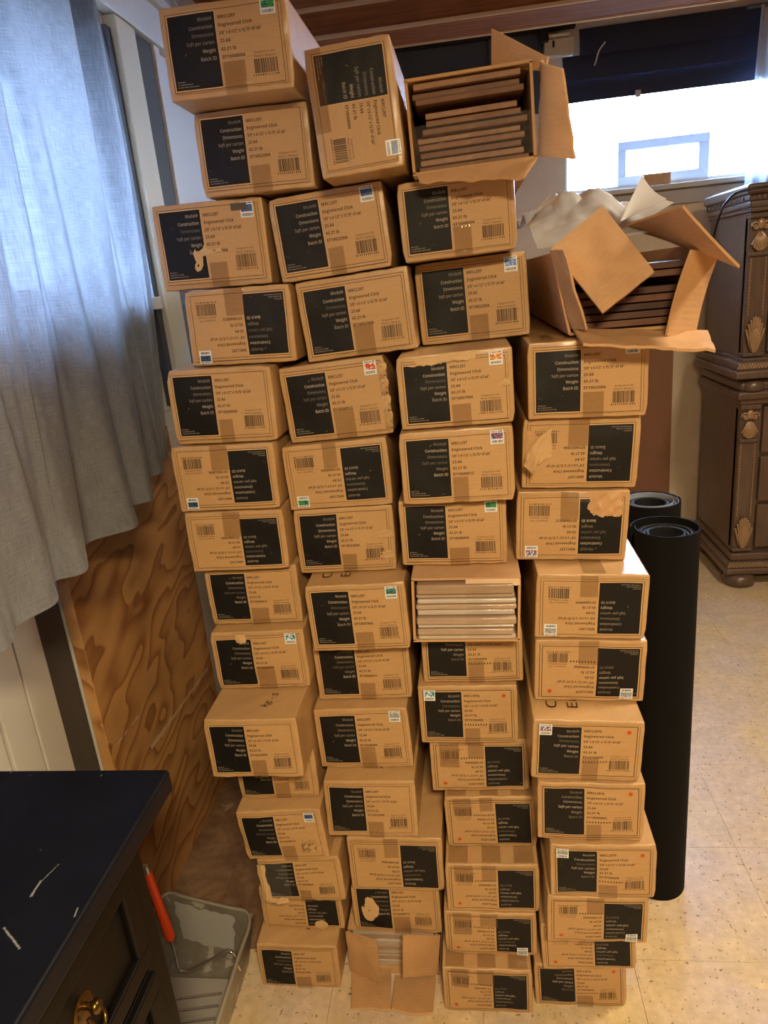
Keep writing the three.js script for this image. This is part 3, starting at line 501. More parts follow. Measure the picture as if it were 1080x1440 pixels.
{ // lowest: flaps hanging open
  const G = GEO['2_1']; G.off = 5.1; const t = thing('open_carton', 'open kraft carton on floor with four loose end flaps', 'carton', G.base);
  part('body', openBody(G, CL), mKraftIn, t);
  const L = v => v.sub(V(...G.base)), Z = (x, y, z) => L(atZ(x, y, z)), Y = (x, y, h) => L(atY(x, y, h)), z0 = G.z + 0.003;
  const b = (k) => (u, v) => 0.003 * nz(u * 3 + k, v * 3, 2);
  part('flap', slab(Z(486.5, 1310, z0), Z(530, 1322, z0 + 0.035), Z(535.3, 1382, z0 + 0.045), Z(494, 1365, z0), 0.0035, 6, 6, b(1)), mKraftIn, t);
  part('flap', slab(Z(566, 1315, z0 + 0.03), Z(619, 1315, z0), Z(614.5, 1369, z0), Z(566, 1375, z0 + 0.04), 0.0035, 6, 6, b(2)), mKraftIn, t);
  part('flap', slab(Y(495, 1362, 0.006), Y(550, 1362, 0.006), Y(550, 1420, 0.034), Y(494.5, 1418, 0.03), 0.0035, 6, 6, b(3)), mKraftIn, t);
  part('flap', slab(Y(556, 1372, 0.006), Y(613, 1367, 0.006), Y(608.5, 1424, 0.036), Y(551, 1419, 0.032), 0.0035, 6, 6, (u, v) => 0.006 * Math.sin(u * 3)), mKraftIn, t);
  for (let i = 0; i < 7; i++) { const b0 = 0.05 + i * 0.126, q = plank(G, 0.04, 0.96, b0, b0 + 0.12, -rr(0.004, 0.018), CL - 0.04, 0.003); const m = single('wrapped_plank', `${ordinal(6 - i)} plastic wrapped plank inside the open carton on the floor`, 'plank', q.g, mFoil[i % 2], q.pos, 'wrapped planks in the lowest open carton'); m.rotation.z = q.rz; }
}
{ // top of the third stack: open end with brown boards and clear film
  const G = GEO['3_14']; G.off = 7.7; const t = thing('open_carton', 'open kraft carton with brown planks and clear film, topmost of its stack', 'carton', G.base);
  part('body', openBody(G, CL), mKraftIn, t);
  const L = v => v.sub(V(...G.base)), Z = (x, y, z) => L(atZ(x, y, z)), z0 = G.z;
  part('flap', slab(Z(692, 40, z0 - 0.06), Z(771, 81, z0 + 0.0), Z(768, 100, z0), Z(692, 95, z0 - 0.06), 0.0035, 8, 4, (u, v) => 0.003 * nz(u * 4, v * 4, 1)), mKraftIn, t, 'raised lid flap');
  part('flap', slab(Z(763, 84, z0 + 0.002), Z(791, 96, z0 + 0.05), Z(809, 224, z0 + 0.055), Z(757, 219, z0 + 0.004), 0.0035, 10, 8, (u, v) => -0.012 * Math.sin(u * Math.PI) - 0.003 * nz(u * 5, v * 5, 3)), mKraftIn, t, 'side flap hanging open');
  part('flap', slab(Z(586, 247, z0 + 0.001), Z(756, 222, z0 + 0.001), Z(737, 250, z0 + 0.03), Z(590, 256, z0 + 0.012), 0.0035, 14, 4, null, (u, v) => [0, v * 0.5 * nz(u * 7, 1, 4)]), mKraftIn, t, 'torn bottom flap');
  part('film', faceSheet(G, 0.04, 0.98, 0.06, 0.5, 0.006, 26, 16, (u, v) => [u, v], 0.02, 0.0002), mFilm, t, 'crinkled clear plastic film');
  const rows = [0.94, 0.86, 0.78, 0.64, 0.56, 0.47, 0.4, 0.32, 0.24, 0.16, 0.08];
  rows.forEach((r, i) => { const q = plank(G, 0.045 + rr(0, i > 2 && i < 6 ? 0.1 : 0.04), 0.96 - rr(0.0, 0.09), r - 0.062, r, -rr(0.0, 0.018), CL - 0.05, 0.0012); const m = single('flooring_plank', `${ordinal(i)} brown plank in the open carton with clear film`, 'plank', q.g, mPlank[i % 3], q.pos, 'planks in the topmost open carton'); m.rotation.z = q.rz; });
}
{ // the opened carton resting on the right stack
  const base = [0.345, 1.256, -0.6], t = thing('open_carton', 'torn open carton with dark planks and papers beside the window', 'carton', base);
  const z0 = -0.05, L = v => v.sub(V(...base)), Z = (x, y, z) => L(atZ(x, y, z)), Q = (x, y, z) => L(V(x, y, z));
  const c = { bl: [0.262, 1.2585], br: [0.436, 1.2565], tr: [0.452, 1.37], tl: [0.238, 1.378] }, E = 1.08;
  const wall = (p, q) => slab(Q(...p, z0), Q(...q, z0), Q(...q, z0 - E), Q(...p, z0 - E), 0.004, 3, 6);
  part('body', merge([wall(c.bl, c.br), wall(c.bl, c.tl), wall(c.br, c.tr), slab(Q(...c.bl, z0 - E), Q(...c.br, z0 - E), Q(...c.tr, z0 - E), Q(...c.tl, z0 - E), 0.004, 2, 2)]), mKraftIn, t);
  const b = k => (u, v) => 0.003 * nz(u * 3 + k, v * 3, 2);
  part('flap', slab(Z(775, 350, z0 - 0.0), Z(847.5, 290, z0 - 0.03), Z(920, 383, z0 + 0.06), Z(847.5, 441, z0 + 0.07), 0.0035, 8, 8, b(1)), mKraftIn, t, 'square flap hanging over the opening');
  part('flap', slab(Z(876, 318, z0 - 0.1), Z(960, 290, z0 + 0.1), Z(1040, 375, z0 + 0.11), Z(985, 350, z0 - 0.11), 0.004, 8, 8, (u, v) => -0.008 * Math.sin(u * 3) * Math.sin(v * 3)), mKraftIn, t, 'raised top flap');
  part('flap', slab(Z(972, 351, z0 + 0.045), Z(1010, 356, z0 + 0.002), Z(977, 472, z0 + 0.004), Z(937, 472, z0 + 0.05), 0.0035, 6, 8, (u, v) => 0.004 * Math.sin(v * 3)), mKraftIn, t, 'right side flap');
  part('flap', slab(Z(774, 351, z0 + 0.003), Z(793, 351, z0 + 0.05), Z(825, 463, z0 + 0.05), Z(805, 462, z0 + 0.003), 0.0035, 6, 8, b(4)), mKraftIn, t, 'left side flap');
  part('flap', slab(Z(806, 464, z0 + 0.003), Z(995, 466, z0 + 0.003), Z(1006, 494, z0 + 0.11), Z(820, 484, z0 + 0.10), 0.004, 18, 6, (u, v) => 0.004 * nz(u * 7, v * 3, 3), (u, v) => [0, v * 0.12 * nz(u * 8, 5, 1)]), mKraftIn, t, 'ragged bottom flap');
  for (let i = 0; i < 8; i++) {
    const y = 1.2625 + i * 0.0112, l = lerpx(c.bl[0], c.tl[0], i / 10) + 0.008, r = lerpx(c.br[0], c.tr[0], i / 10) - 0.006; if (i == 5) continue;
    const g = new RoundedBoxGeometry(r - l, 0.0095, E - 0.03, 2, 0.001); g.translate(0, 0.00475, -(E - 0.03) / 2);
    single('flooring_plank', `${ordinal(i > 5 ? 7 - i : 6 - i)} dark plank in the torn open carton beside the window`, 'plank', uvm(g.index ? g.toNonIndexed() : g), mDarkPlank[i % 3], [(l + r) / 2, y, z0 - rr(0.004, 0.02)], 'planks in the carton beside the window');
  }
  // foam sheet bunched on top, and papers
  const foamTex = dtex(128, 128, (u, v) => { const s = fbm(u * 8, v * 8, 4) * 18; return [226 + s, 226 + s, 226 + s]; }, [4, 4]);
  const fg = slab(V(0.222, 1.384, -0.10), V(0.40, 1.392, -0.10), V(0.42, 1.395, -0.85), V(0.215, 1.39, -0.85), 0.003, 26, 50, (u, v) => (0.004 + Math.min(1, v * 4) * (0.045 + 0.035 * Math.abs(fbm(u * 2.2, v * 5, 2)) + 0.03 * Math.sin(Math.PI * u))));
  single('foam_sheet', 'crumpled white packing foam sheet on the torn open carton', 'packing foam', at0(fg, [0.32, 1.38, -0.5]), phy(0xffffff, { map: foamTex, roughness: 0.5, transmission: 0.65, thickness: 0 }), [0.32, 1.38, -0.5]);
  const paper = std(0xb3aeaa, { roughness: 0.7, side: THREE.DoubleSide });
  for (const [i, q] of [[0, [[903, 247, -0.2], [938, 279, -0.14], [873, 311, -0.08], [873, 309, -0.09]]], [1, [[912, 262, -0.24], [948, 284, -0.2], [905, 310, -0.16], [876, 308, -0.17]]]]) {
    const [A, B, C, D] = q.map(p => atZ(...p)); single('paper_sheet', i ? 'lower folded white paper sheet tucked in the torn carton' : 'upright white paper sheet sticking out of the torn carton', 'paper', at0(slab(A, B, C, D, 0.0006, 6, 6, (u, v) => 0.006 * Math.sin(u * 3)), [0.4, 1.39, -0.1]), paper, [0.4, 1.39, -0.1], 'papers in the torn carton');
  }
}
function lerpx(a, b, t) { return a + (b - a) * t; }

// ---------------------------------------------------------------- plywood, boards, rolls
const plyTex = dtex(768, 1024, (u, v) => {
  const x = u * 0.62, y = v * 1.15, gl = 0.37 * y - 0.93 * x, gc = 0.37 * x + 0.93 * y, f = fbm(gc * 5.5, gl * 2.2, 2.4) * 1.3 + gc * 3.6 + 0.5 * nz(gc * 16, gl * 9, 1.1) * 0.35;
  const band = f * 2.3 - Math.floor(f * 2.3), edge = 0.75 * Math.pow(band, 2.6) * (band > 0.94 ? (1 - band) / 0.06 : 1), fine = nz(x * 40, y * 210, 3) * 0.12 + nz(x * 160, y * 300, 6) * 0.08;
  const late = clamp(edge * 1.1 + fine, 0, 1), tone = fbm(x * 4, y * 4, 9) * 0.14;
  let c = mix([200, 152, 94], [128, 78, 40], late).map(k => k * (1 + tone + fine * 0.5));
  const s1 = Math.abs(y - 0.363 - (x - 0.05) * 0.03), on = x > 0.05 && x < 0.43 && s1 < 0.004 + (x > 0.3 ? 0.012 * Math.abs(fbm(x * 25, y * 40, 1)) : 0.001 * nz(x * 40, 1, 1)); if (on) c = mix(c, [214, 196, 168], 0.75);
  const s2 = Math.abs(y - 0.478), on2 = x > 0.45 && x < 0.58 && s2 < 0.009 * Math.abs(fbm(x * 25, y * 25, 4)); if (on2) c = mix(c, [214, 200, 176], 0.7);
  return c;
}, [1 / 0.62, 1 / 1.15]);
{
  const g = rbx(-0.012, 0.012, 0, 1.06, -0.285, 0.289, 0.002); { const a = g.attributes.uv; for (let i = 0; i < a.count; i++) a.setX(i, a.getX(i) + 0.3); }
  single('plywood_sheet', 'plywood sheet with swirling grain upright against the white board wall', 'plywood', g, std(0xffffff, { map: plyTex, roughness: 0.55 }), [-0.692, 0, -0.386]);
}
single('hardboard_panel', 'narrow dark brown hardboard panel upright against the tan wall', 'board', rbx(-0.1, 0.1, 0, 1.25, -0.006, 0.006, 0.002), std(0x8a5f43, { roughness: 0.7 }), [0.955, 0, BW + 0.012]);
{ const a = atZ(906, 246, BW + 0.03), b = atZ(943, 285, BW + 0.03); single('cardboard_offcut', 'small brown cardboard offcut standing on the window sill', 'cardboard', rbx(-(b.x - a.x) / 2, (b.x - a.x) / 2, 0, a.y - WY0, -0.003, 0.003, 0.001), mKraftIn, [(a.x + b.x) / 2, WY0 + 0.0005, BW + 0.02]); }
const mRubber = phy(0x0d0d0e, { roughness: 0.8, specularIntensity: 0.35, bumpMap: kraftBump, bumpScale: 0.0005 });
const mRubEdge = phy(0x17181a, { roughness: 0.7, specularIntensity: 0.6 });
function ringWall(r0, r1, h, seg = 56) { return lathe([[r0, 0], [r1, 0], [r1 + 0.0001, 0.001], [r1, h - 0.0015], [r1 - 0.0015, h], [r0 + 0.0015, h], [r0, h - 0.0015], [r0, 0]], seg); }
function wrap(r, t, a0, a1, grow, h) { // loose outer layer
  const s = new THREE.Shape(), n = 60, P = (k, q) => { const f = k / n, a = a0 + (a1 - a0) * f, R = r + grow * f * f + q; return [R * Math.cos(a), R * Math.sin(a)]; };
  for (let k = 0; k <= n; k++) { const [x, y] = P(k, t); k ? s.lineTo(x, y) : s.moveTo(x, y); } for (let k = n; k >= 0; k--) s.lineTo(...P(k, 0)); s.closePath();
  const g = new THREE.ExtrudeGeometry(s, { depth: h, bevelEnabled: false, steps: 1 }); g.rotateX(-Math.PI / 2); return g;
}
{
  const t = thing('underlay_roll', 'tall black underlay roll with loose outer layer beside the cartons', 'roll', [0.468, 0, -0.262]);
  part('roll_core', merge([ringWall(0.031, 0.037, 0.851), ringWall(0.0372, 0.043, 0.849), ringWall(0.0432, 0.049, 0.852), ringWall(0.0492, 0.0555, 0.85)]), mRubEdge, t);
  part('loose_wrap', wrap(0.056, 0.003, 0.9 * Math.PI, 2.95 * Math.PI, 0.0085, 0.862), mRubber, t);
  const u = thing('underlay_roll', 'black underlay roll with pale edged layers standing behind another roll', 'roll', [0.487, 0, -0.47]);
  part('roll_core', merge([ringWall(0.033, 0.04, 0.845), ringWall(0.0402, 0.0475, 0.843), ringWall(0.0492, 0.058, 0.845)]), mRubEdge, u);
  part('pale_layer', merge([ringWall(0.0477, 0.049, 0.851), ringWall(0.0582, 0.0592, 0.85)]), std(0x8d95a4, { roughness: 0.4 }), u, 'thin pale film edge');
  part('loose_wrap', wrap(0.0595, 0.003, 0.2, 2 * Math.PI + 0.15, 0.002, 0.852), mRubber, u);
}

// ---------------------------------------------------------------- curtain and window dressings
const linenTex = dtex(512, 512, (u, v, x, y) => { const s = nz(u * 220, v * 12, 2) * 16 + nz(u * 12, v * 220, 5) * 16 + fbm(u * 6, v * 6, 3) * 5 + ((x + y) % 2) * 4; return [124 + s, 126 + s, 132 + s]; }, [3, 3]);
{
  const hem = [[0, 917], [21, 900], [23, 881], [79, 848], [79, 817], [117, 806], [127, 762], [190, 742], [185, 712], [212, 704], [207, 673], [227, 665], [229, 646], [237, 644]];
  const pts = hem.map(([x, y], i) => { const p = atY(x, y, 0.958 + 0.042 * Math.pow(i / 13, 1.4)); p.x = clamp(p.x, -0.668, -0.46); return p; });
  for (let i = 0; i < 12; i++) pts.unshift(V(-0.495 - (i % 2 ? 0 : 0.045), 0.958, pts[0].z + (i % 2 ? 0.075 : 0.03)));
  const cv = new THREE.CatmullRomCurve3(pts, false, 'centripetal'), N = 260, M = 40, pos = [], uv = [], idx = [], W = N + 1, O = W * (M + 1);
  const zA = pts[0].z, zB = -0.575, grid = [];
  for (let j = 0; j <= M; j++) for (let i = 0; i <= N; i++) {
    const u = i / N, v = j / M, h = cv.getPoint(u), e = 1 - Math.pow(1 - v, 1.7), ph = u * 31 + 1.2 * Math.sin(u * 19);
    const tx = -0.625 + 0.03 * Math.sin(ph * 2.0) + 0.012 * Math.sin(ph * 5.1), tz = zA + (zB - zA) * u + 0.006 * Math.sin(ph * 4);
    const x = h.x + (tx - h.x) * e + 0.004 * nz(u * 40, v * 4, 1), z = h.z + (tz - h.z) * e + (u > 0.9 ? -0.05 * Math.sin(Math.PI * v) * (u - 0.9) * 10 : 0);
    grid.push(V(Math.max(x, -0.672), h.y + (2.06 - h.y) * v, z));
  }
  const geo = new THREE.BufferGeometry();
  for (const s of [0.0006, -0.0006]) for (const p of grid) pos.push(p.x + s, p.y, p.z);
  for (let s = 0; s < 2; s++) for (let j = 0; j <= M; j++) for (let i = 0; i <= N; i++) uv.push(i / N * 2.2, j / M * 1.1);
  const q = (a, b, c, d) => idx.push(a, b, c, a, c, d);
  for (let j = 0; j < M; j++) for (let i = 0; i < N; i++) { const a = j * W + i; q(a, a + 1, a + W + 1, a + W); }
  geo.setAttribute('position', new THREE.Float32BufferAttribute(pos.slice(0, O * 3), 3)); geo.setAttribute('uv', new THREE.Float32BufferAttribute(uv.slice(0, O * 2), 2)); geo.setIndex(idx); geo.computeVertexNormals();
  const t = thing('window_curtain', 'long grey linen curtain hanging over the bright window', 'curtain', [-0.6, 0.95, 0.2]);
  part('cloth', at0(geo, [-0.6, 0.95, 0.2]), phy(0xffffff, { map: linenTex, roughness: 0.95, transmission: 0.3, thickness: 0, side: THREE.DoubleSide }), t);
  part('rod', at0(tube([V(-0.625, 2.045, -0.66), V(-0.625, 2.045, 1.2)], 0.009, 2, 10), [-0.6, 0.95, 0.2]), std(0x8f9091, { roughness: 0.4, metalness: 0.6 }), t);
}
{
  const p = [V(-0.66, 2.165, 0.6), V(-0.65, 2.172, -0.3), V(-0.655, 2.165, -0.7), V(-0.645, 2.178, -0.95), V(-0.66, 2.163, -1.2), V(-0.67, 2.163, -1.9)];
  single('wall_cable', 'thin grey cable lying along the head board over the curtain', 'cable', at0(tube(p, 0.006, 40, 7), [-0.66, 2.16, -0.6]), std(0xa8acad, { roughness: 0.5 }), [-0.66, 2.16, -0.6]);
}
{ // shade, drape, box and hook by the back window
  const xs = [0.565, 0.565, 0.635], x1 = 1.40, t = thing('roman_blind', 'dark navy fabric blind pulled halfway down the back window', 'blind', [0.965, 2.02, BW + 0.03]);
  const folds = [[2.018, 2.10], [2.10, 2.19], [2.19, 2.285]]; const m = phy(0x262d42, { roughness: 0.8, transmission: 0.012, thickness: 0 });
  folds.forEach(([a, b], i) => part('fold', at0(slab(V(xs[i], a, BW + 0.034), V(x1, a, BW + 0.034), V(x1, b + 0.006, BW + 0.022), V(xs[i], b + 0.006, BW + 0.022), 0.002, 20, 4, (u, v) => 0.004 * nz(u * 9, i * 3 + v, 2) + 0.006 * Math.sin(v * 3)), [0.965, 2.02, BW + 0.03]), m, t));
  part('tab', at0(bx(0.862, 0.884, 2.01, 2.036, BW + 0.037, BW + 0.04), [0.965, 2.02, BW + 0.03]), std(0xb7bec8), t, 'small pale tab');
  const d = thing('sheer_drape', 'pale sheer drape hanging beside the back window behind the chest', 'curtain', [1.4, 1.5, BW + 0.08]);
  const N = 60, M = 8, pos = [], idx = [], uv = [];
  for (let j = 0; j <= M; j++) for (let i = 0; i <= N; i++) { const u = i / N, v = j / M; pos.push(1.30 + 0.03 * v + u * 0.24 - 1.4, v * 0.77, 0.014 * Math.sin(u * 26 + v) + 0.006 * Math.sin(u * 61)); uv.push(u, v); }
  for (let j = 0; j < M; j++) for (let i = 0; i < N; i++) { const a = j * (N + 1) + i; idx.push(a, a + 1, a + N + 2, a, a + N + 2, a + N + 1); }
  const g = new THREE.BufferGeometry(); g.setAttribute('position', new THREE.Float32BufferAttribute(pos, 3)); g.setAttribute('uv', new THREE.Float32BufferAttribute(uv, 2)); g.setIndex(idx); g.computeVertexNormals();
  part('cloth', g, phy(0xcfd3dc, { roughness: 0.9, transmission: 0.4, thickness: 0, side: THREE.DoubleSide }), d);
  part('rod', tube([V(-0.12, 0.772, 0), V(0.2, 0.772, 0)], 0.008, 2, 8), std(0x6a6c70, { roughness: 0.4, metalness: 0.5 }), d);
  const a = atZ(765, 80, BW + 0.03), b = atZ(806, 60, BW + 0.03), e = thing('electrical_box', 'cream electrical junction box on the wall above the window', 'electrical box', [(a.x + b.x) / 2, a.y - 0.005, BW + 0.03]);
  const w = (b.x - a.x) / 2; part('box', rbx(-w, w, 0, 0.062, -0.028, 0.02, 0.004), mCream, e); part('knockout', bx(-w * 0.45, -w * 0.3, 0.03, 0.055, 0.019, 0.021), std(0x1a1a1a), e, 'dark slot'); part('bracket', rbx(-w * 0.9, w * 0.7, 0.066, 0.078, -0.028, 0.03, 0.003), mCream, e); part('clamp', rbx(-w * 1.25, -w * 0.7, 0.05, 0.1, -0.025, 0.035, 0.006), std(0x19191b, { roughness: 0.5 }), e, 'black clamp');
  const hk = [atZ(851, 59, BW + 0.05), atZ(842, 72, BW + 0.06), atZ(838, 86, BW + 0.06), atZ(836, 92, BW + 0.06)];
  single('wire_hook', 'short curved white wire hanging in front of the dark shade', 'wire', at0(tube(hk, 0.0035, 16, 6), [0.71, 2.2, BW + 0.06]), std(0xd9d9d4, { roughness: 0.4 }), [0.71, 2.2, BW + 0.06]);
  const s0 = atY(920, 0, 2.199), sx = s0.x; const sp = new THREE.Shape([[0, 0], [0.075, 0], [0.075, 0.05], [0.06, 0.035], [0.05, 0.052], [0.035, 0.036], [0.022, 0.052], [0.012, 0.038], [0, 0.05]].map(p => new THREE.Vector2(...p)));
  const sg = new THREE.ExtrudeGeometry(sp, { depth: 0.001, bevelEnabled: false }); sg.rotateX(-Math.PI / 2); single('paper_scrap', 'torn white paper scrap stuck under the ceiling beam', 'paper', sg, std(0xe4e2dc), [sx, 2.1985, -1.79]);
}

// ---------------------------------------------------------------- carved chest by the window
{
  const B = [1.66, 0, -2.1], t = thing('carved_chest', 'tall carved dark wood chest of drawers with columns and bun feet', 'chest of drawers', B);
  const ct = dtex(256, 512, (u, v) => { const s = nz(u * 40, v * 5, 2) * 12 + fbm(u * 7, v * 7, 4) * 10; return [94 + s, 75 + s * 0.8, 63 + s * 0.7]; }, [2, 1]);
  const m = phy(0xffffff, { map: ct, roughness: 0.32, clearcoat: 0.25, clearcoatRoughness: 0.35 }), mg = phy(0xa08262, { roughness: 0.28, metalness: 0.2, clearcoat: 0.4 });
  const R = (x0, x1, y0, y1, z0, z1, r = 0.006) => at0(rbx(x0, x1, y0, y1, z0, z1, r), B);
  const X0 = 1.165, X1 = 2.155, ZB = -2.33, ZF = -1.885;
  part('lower_case', R(X0, X1, 0.1, 0.82, ZB, ZF, 0.003), m, t); part('upper_case', R(X0, X1, 0.94, 1.5, ZB, ZF - 0.015, 0.003), m, t);
  const mould = (y0, y1, o, r) => R(X0 - o, X1 + o, y0, y1, ZB, ZF + o + 0.03, r);
  part('base_moulding', merge([mould(0.055, 0.085, 0.035, 0.012), mould(0.083, 0.112, 0.026, 0.006), mould(0.11, 0.145, 0.012, 0.01)]), m, t);
  part('waist_moulding', merge([mould(0.775, 0.80, 0.012, 0.008), mould(0.795, 0.83, 0.028, 0.014), mould(0.826, 0.872, 0.02, 0.02), mould(0.868, 0.882, -0.005, 0.004), mould(0.88, 0.915, 0.048, 0.012), mould(0.912, 0.945, 0.036, 0.008), mould(0.942, 0.956, 0.012, 0.005)]), m, t);
  part('cornice', merge([mould(1.485, 1.5, 0.01, 0.005), mould(1.498, 1.525, 0.018, 0.01), mould(1.522, 1.545, 0.024, 0.006), mould(1.543, 1.58, 0.034, 0.01)]), m, t);
  for (const x of [X0 + 0.035, X1 - 0.035]) for (const z of [ZF + 0.02, ZB + 0.07]) part('bun_foot', at0(lathe([[0.001, 0], [0.045, 0], [0.062, 0.012], [0.066, 0.028], [0.058, 0.046], [0.045, 0.056], [0.001, 0.057]], 28).translate(x, 0, z), B), m, t);
  const rope = (xa, xb, y, z, h) => { const a = []; for (let x = xa; x < xb; x += 0.011) { const g = new THREE.CapsuleGeometry(0.0036, h, 3, 6); g.rotateZ(-0.6); g.translate(x, y, z); a.push(g); } return at0(merge(a), B); };
  part('rope_carving', rope(X0 - 0.02, X1 + 0.02, 0.098, ZF + 0.058, 0.018), mg, t); part('rope_carving', rope(X0 - 0.03, X1 + 0.03, 0.929, ZF + 0.066, 0.018), mg, t);
  const dent = []; for (let z = ZB + 0.02; z < ZF; z += 0.018) dent.push(bx(X0 - 0.028, X0 - 0.02, 1.527, 1.54, z, z + 0.01)); for (let x = X0; x < X1; x += 0.018) dent.push(bx(x, x + 0.01, 1.527, 1.54, ZF + 0.05, ZF + 0.06)); part('dentil_row', at0(merge(dent), B), m, t);
  const leaf = (cx, cy, cz, w, h, dir) => { // fan of ribs
    const a = []; for (let k = -4; k <= 4; k++) { const f = k / 4, n = 4; const pts = []; for (let i = 0; i <= n; i++) { const s = i / n; pts.push(V(cx + f * w * (0.15 + 0.85 * Math.pow(s, 0.7)) , cy + dir * h * s * (1 - 0.35 * f * f), cz + 0.012 * Math.sin(s * 2.4) * (1 - 0.4 * Math.abs(f)))); } const g = new THREE.TubeGeometry(new THREE.CatmullRomCurve3(pts), 10, 0.0045, 6); a.push(g); const e = new THREE.SphereGeometry(0.0052, 8, 6); e.translate(pts[n].x, pts[n].y, pts[n].z); a.push(e); } return at0(merge(a), B); };
  const scroll = (cx, cy, cz, w) => { const a = []; for (const s of [-1, 1]) { const pts = []; for (let i = 0; i <= 26; i++) { const q = i / 26 * 4.2 * Math.PI / 1.6, r = 0.014 * (1 - i / 32); pts.push(V(cx + s * (w * 0.55 + r * Math.cos(q)), cy + r * Math.sin(q) * 1.2, cz + 0.006)); } a.push(new THREE.TubeGeometry(new THREE.CatmullRomCurve3(pts), 40, 0.0042, 6)); const e = new THREE.SphereGeometry(0.006, 10, 8); e.translate(cx + s * w * 0.55, cy, cz + 0.008); a.push(e); } const c = new THREE.SphereGeometry(0.016, 14, 10); c.scale(1, 1.2, 0.6); c.translate(cx, cy + 0.008, cz + 0.004); a.push(c); return at0(merge(a), B); };
  const beads = (cx, y0, y1, cz) => { const a = []; for (let y = y0; y < y1; y += 0.0125) { const g = new THREE.CapsuleGeometry(0.003, 0.005, 3, 6); g.translate(cx, y, cz); a.push(g); } return at0(merge(a), B); };
  for (const cx of [X0 + 0.036, X1 - 0.036]) for (const [y0, y1, zf] of [[0.15, 0.775, ZF + 0.022], [0.958, 1.485, ZF + 0.008]]) {
    const col = part('column', merge([R(cx - 0.036, cx + 0.036, y0, y1, zf - 0.05, zf, 0.004), R(cx - 0.04, cx + 0.04, y0, y0 + 0.016, zf - 0.04, zf + 0.012, 0.005), R(cx - 0.04, cx + 0.04, y1 - 0.022, y1, zf - 0.04, zf + 0.014, 0.006), R(cx - 0.036, cx + 0.036, y1 - 0.155, y1 - 0.14, zf - 0.04, zf + 0.012, 0.004)]), m, t);
    part('acanthus_carving', leaf(cx, y0 + 0.018, zf + 0.006, 0.032, 0.13, 1), mg, col); part('acanthus_carving', leaf(cx, y0 + 0.018, zf + 0.012, 0.02, 0.09, 1), mg, col);
    part('scroll_carving', scroll(cx, y1 - 0.05, zf + 0.002, 0.034), mg, col); part('acanthus_carving', leaf(cx, y1 - 0.072, zf + 0.004, 0.028, 0.062, -1), mg, col);
    part('bead_row', beads(cx - 0.027, y0 + 0.16, y1 - 0.16, zf + 0.001), mg, col); part('bead_row', beads(cx + 0.027, y0 + 0.16, y1 - 0.16, zf + 0.001), mg, col);
    const vase = lathe([[0.03, 0], [0.046, 0.006], [0.05, 0.02], [0.046, 0.036], [0.034, 0.044]], 24); if (y0 < 0.5) part('turned_collar', at0(vase.translate(cx, 0.826, ZF + 0.02), B), m, t);
  }
  for (const [y0, y1, z] of [[0.16, 0.35, ZF], [0.365, 0.555, ZF], [0.57, 0.76, ZF], [0.97, 1.13, ZF - 0.015], [1.145, 1.305, ZF - 0.015], [1.32, 1.475, ZF - 0.015]]) {
    const d = part('drawer', R(1.255, 2.065, y0, y1, z, z + 0.018, 0.006), m, t);
    for (const x of [1.45, 1.87]) part('knob', at0(lathe([[0.001, 0.03], [0.012, 0.028], [0.016, 0.02], [0.008, 0.008], [0.012, 0]], 16).rotateX(Math.PI / 2).translate(x, (y0 + y1) / 2, z + 0.018), B), mg, d);
  }
  const cp = [atX(1001, 345, 1.118), atX(1006, 322, 1.116), atX(1012, 303, 1.11), atZ(1021, 285, -1.85), atZ(1033, 273, -1.80), atZ(1055, 266, -1.79), atZ(1082, 262, -1.79)]; cp.push(cp[6].clone().add(V(0.15, 0.01, 0.0)), cp[6].clone().add(V(0.28, 0.03, -0.06)), V(1.62, 1.59, -2.0));
  single('black_cable', 'black power cable draped over the corner of the carved chest', 'cable', at0(tube(cp, 0.0045, 60, 8), [1.2, 1.5, -2.1]), std(0x15161a, { roughness: 0.45 }), [1.2, 1.5, -2.1]);
}

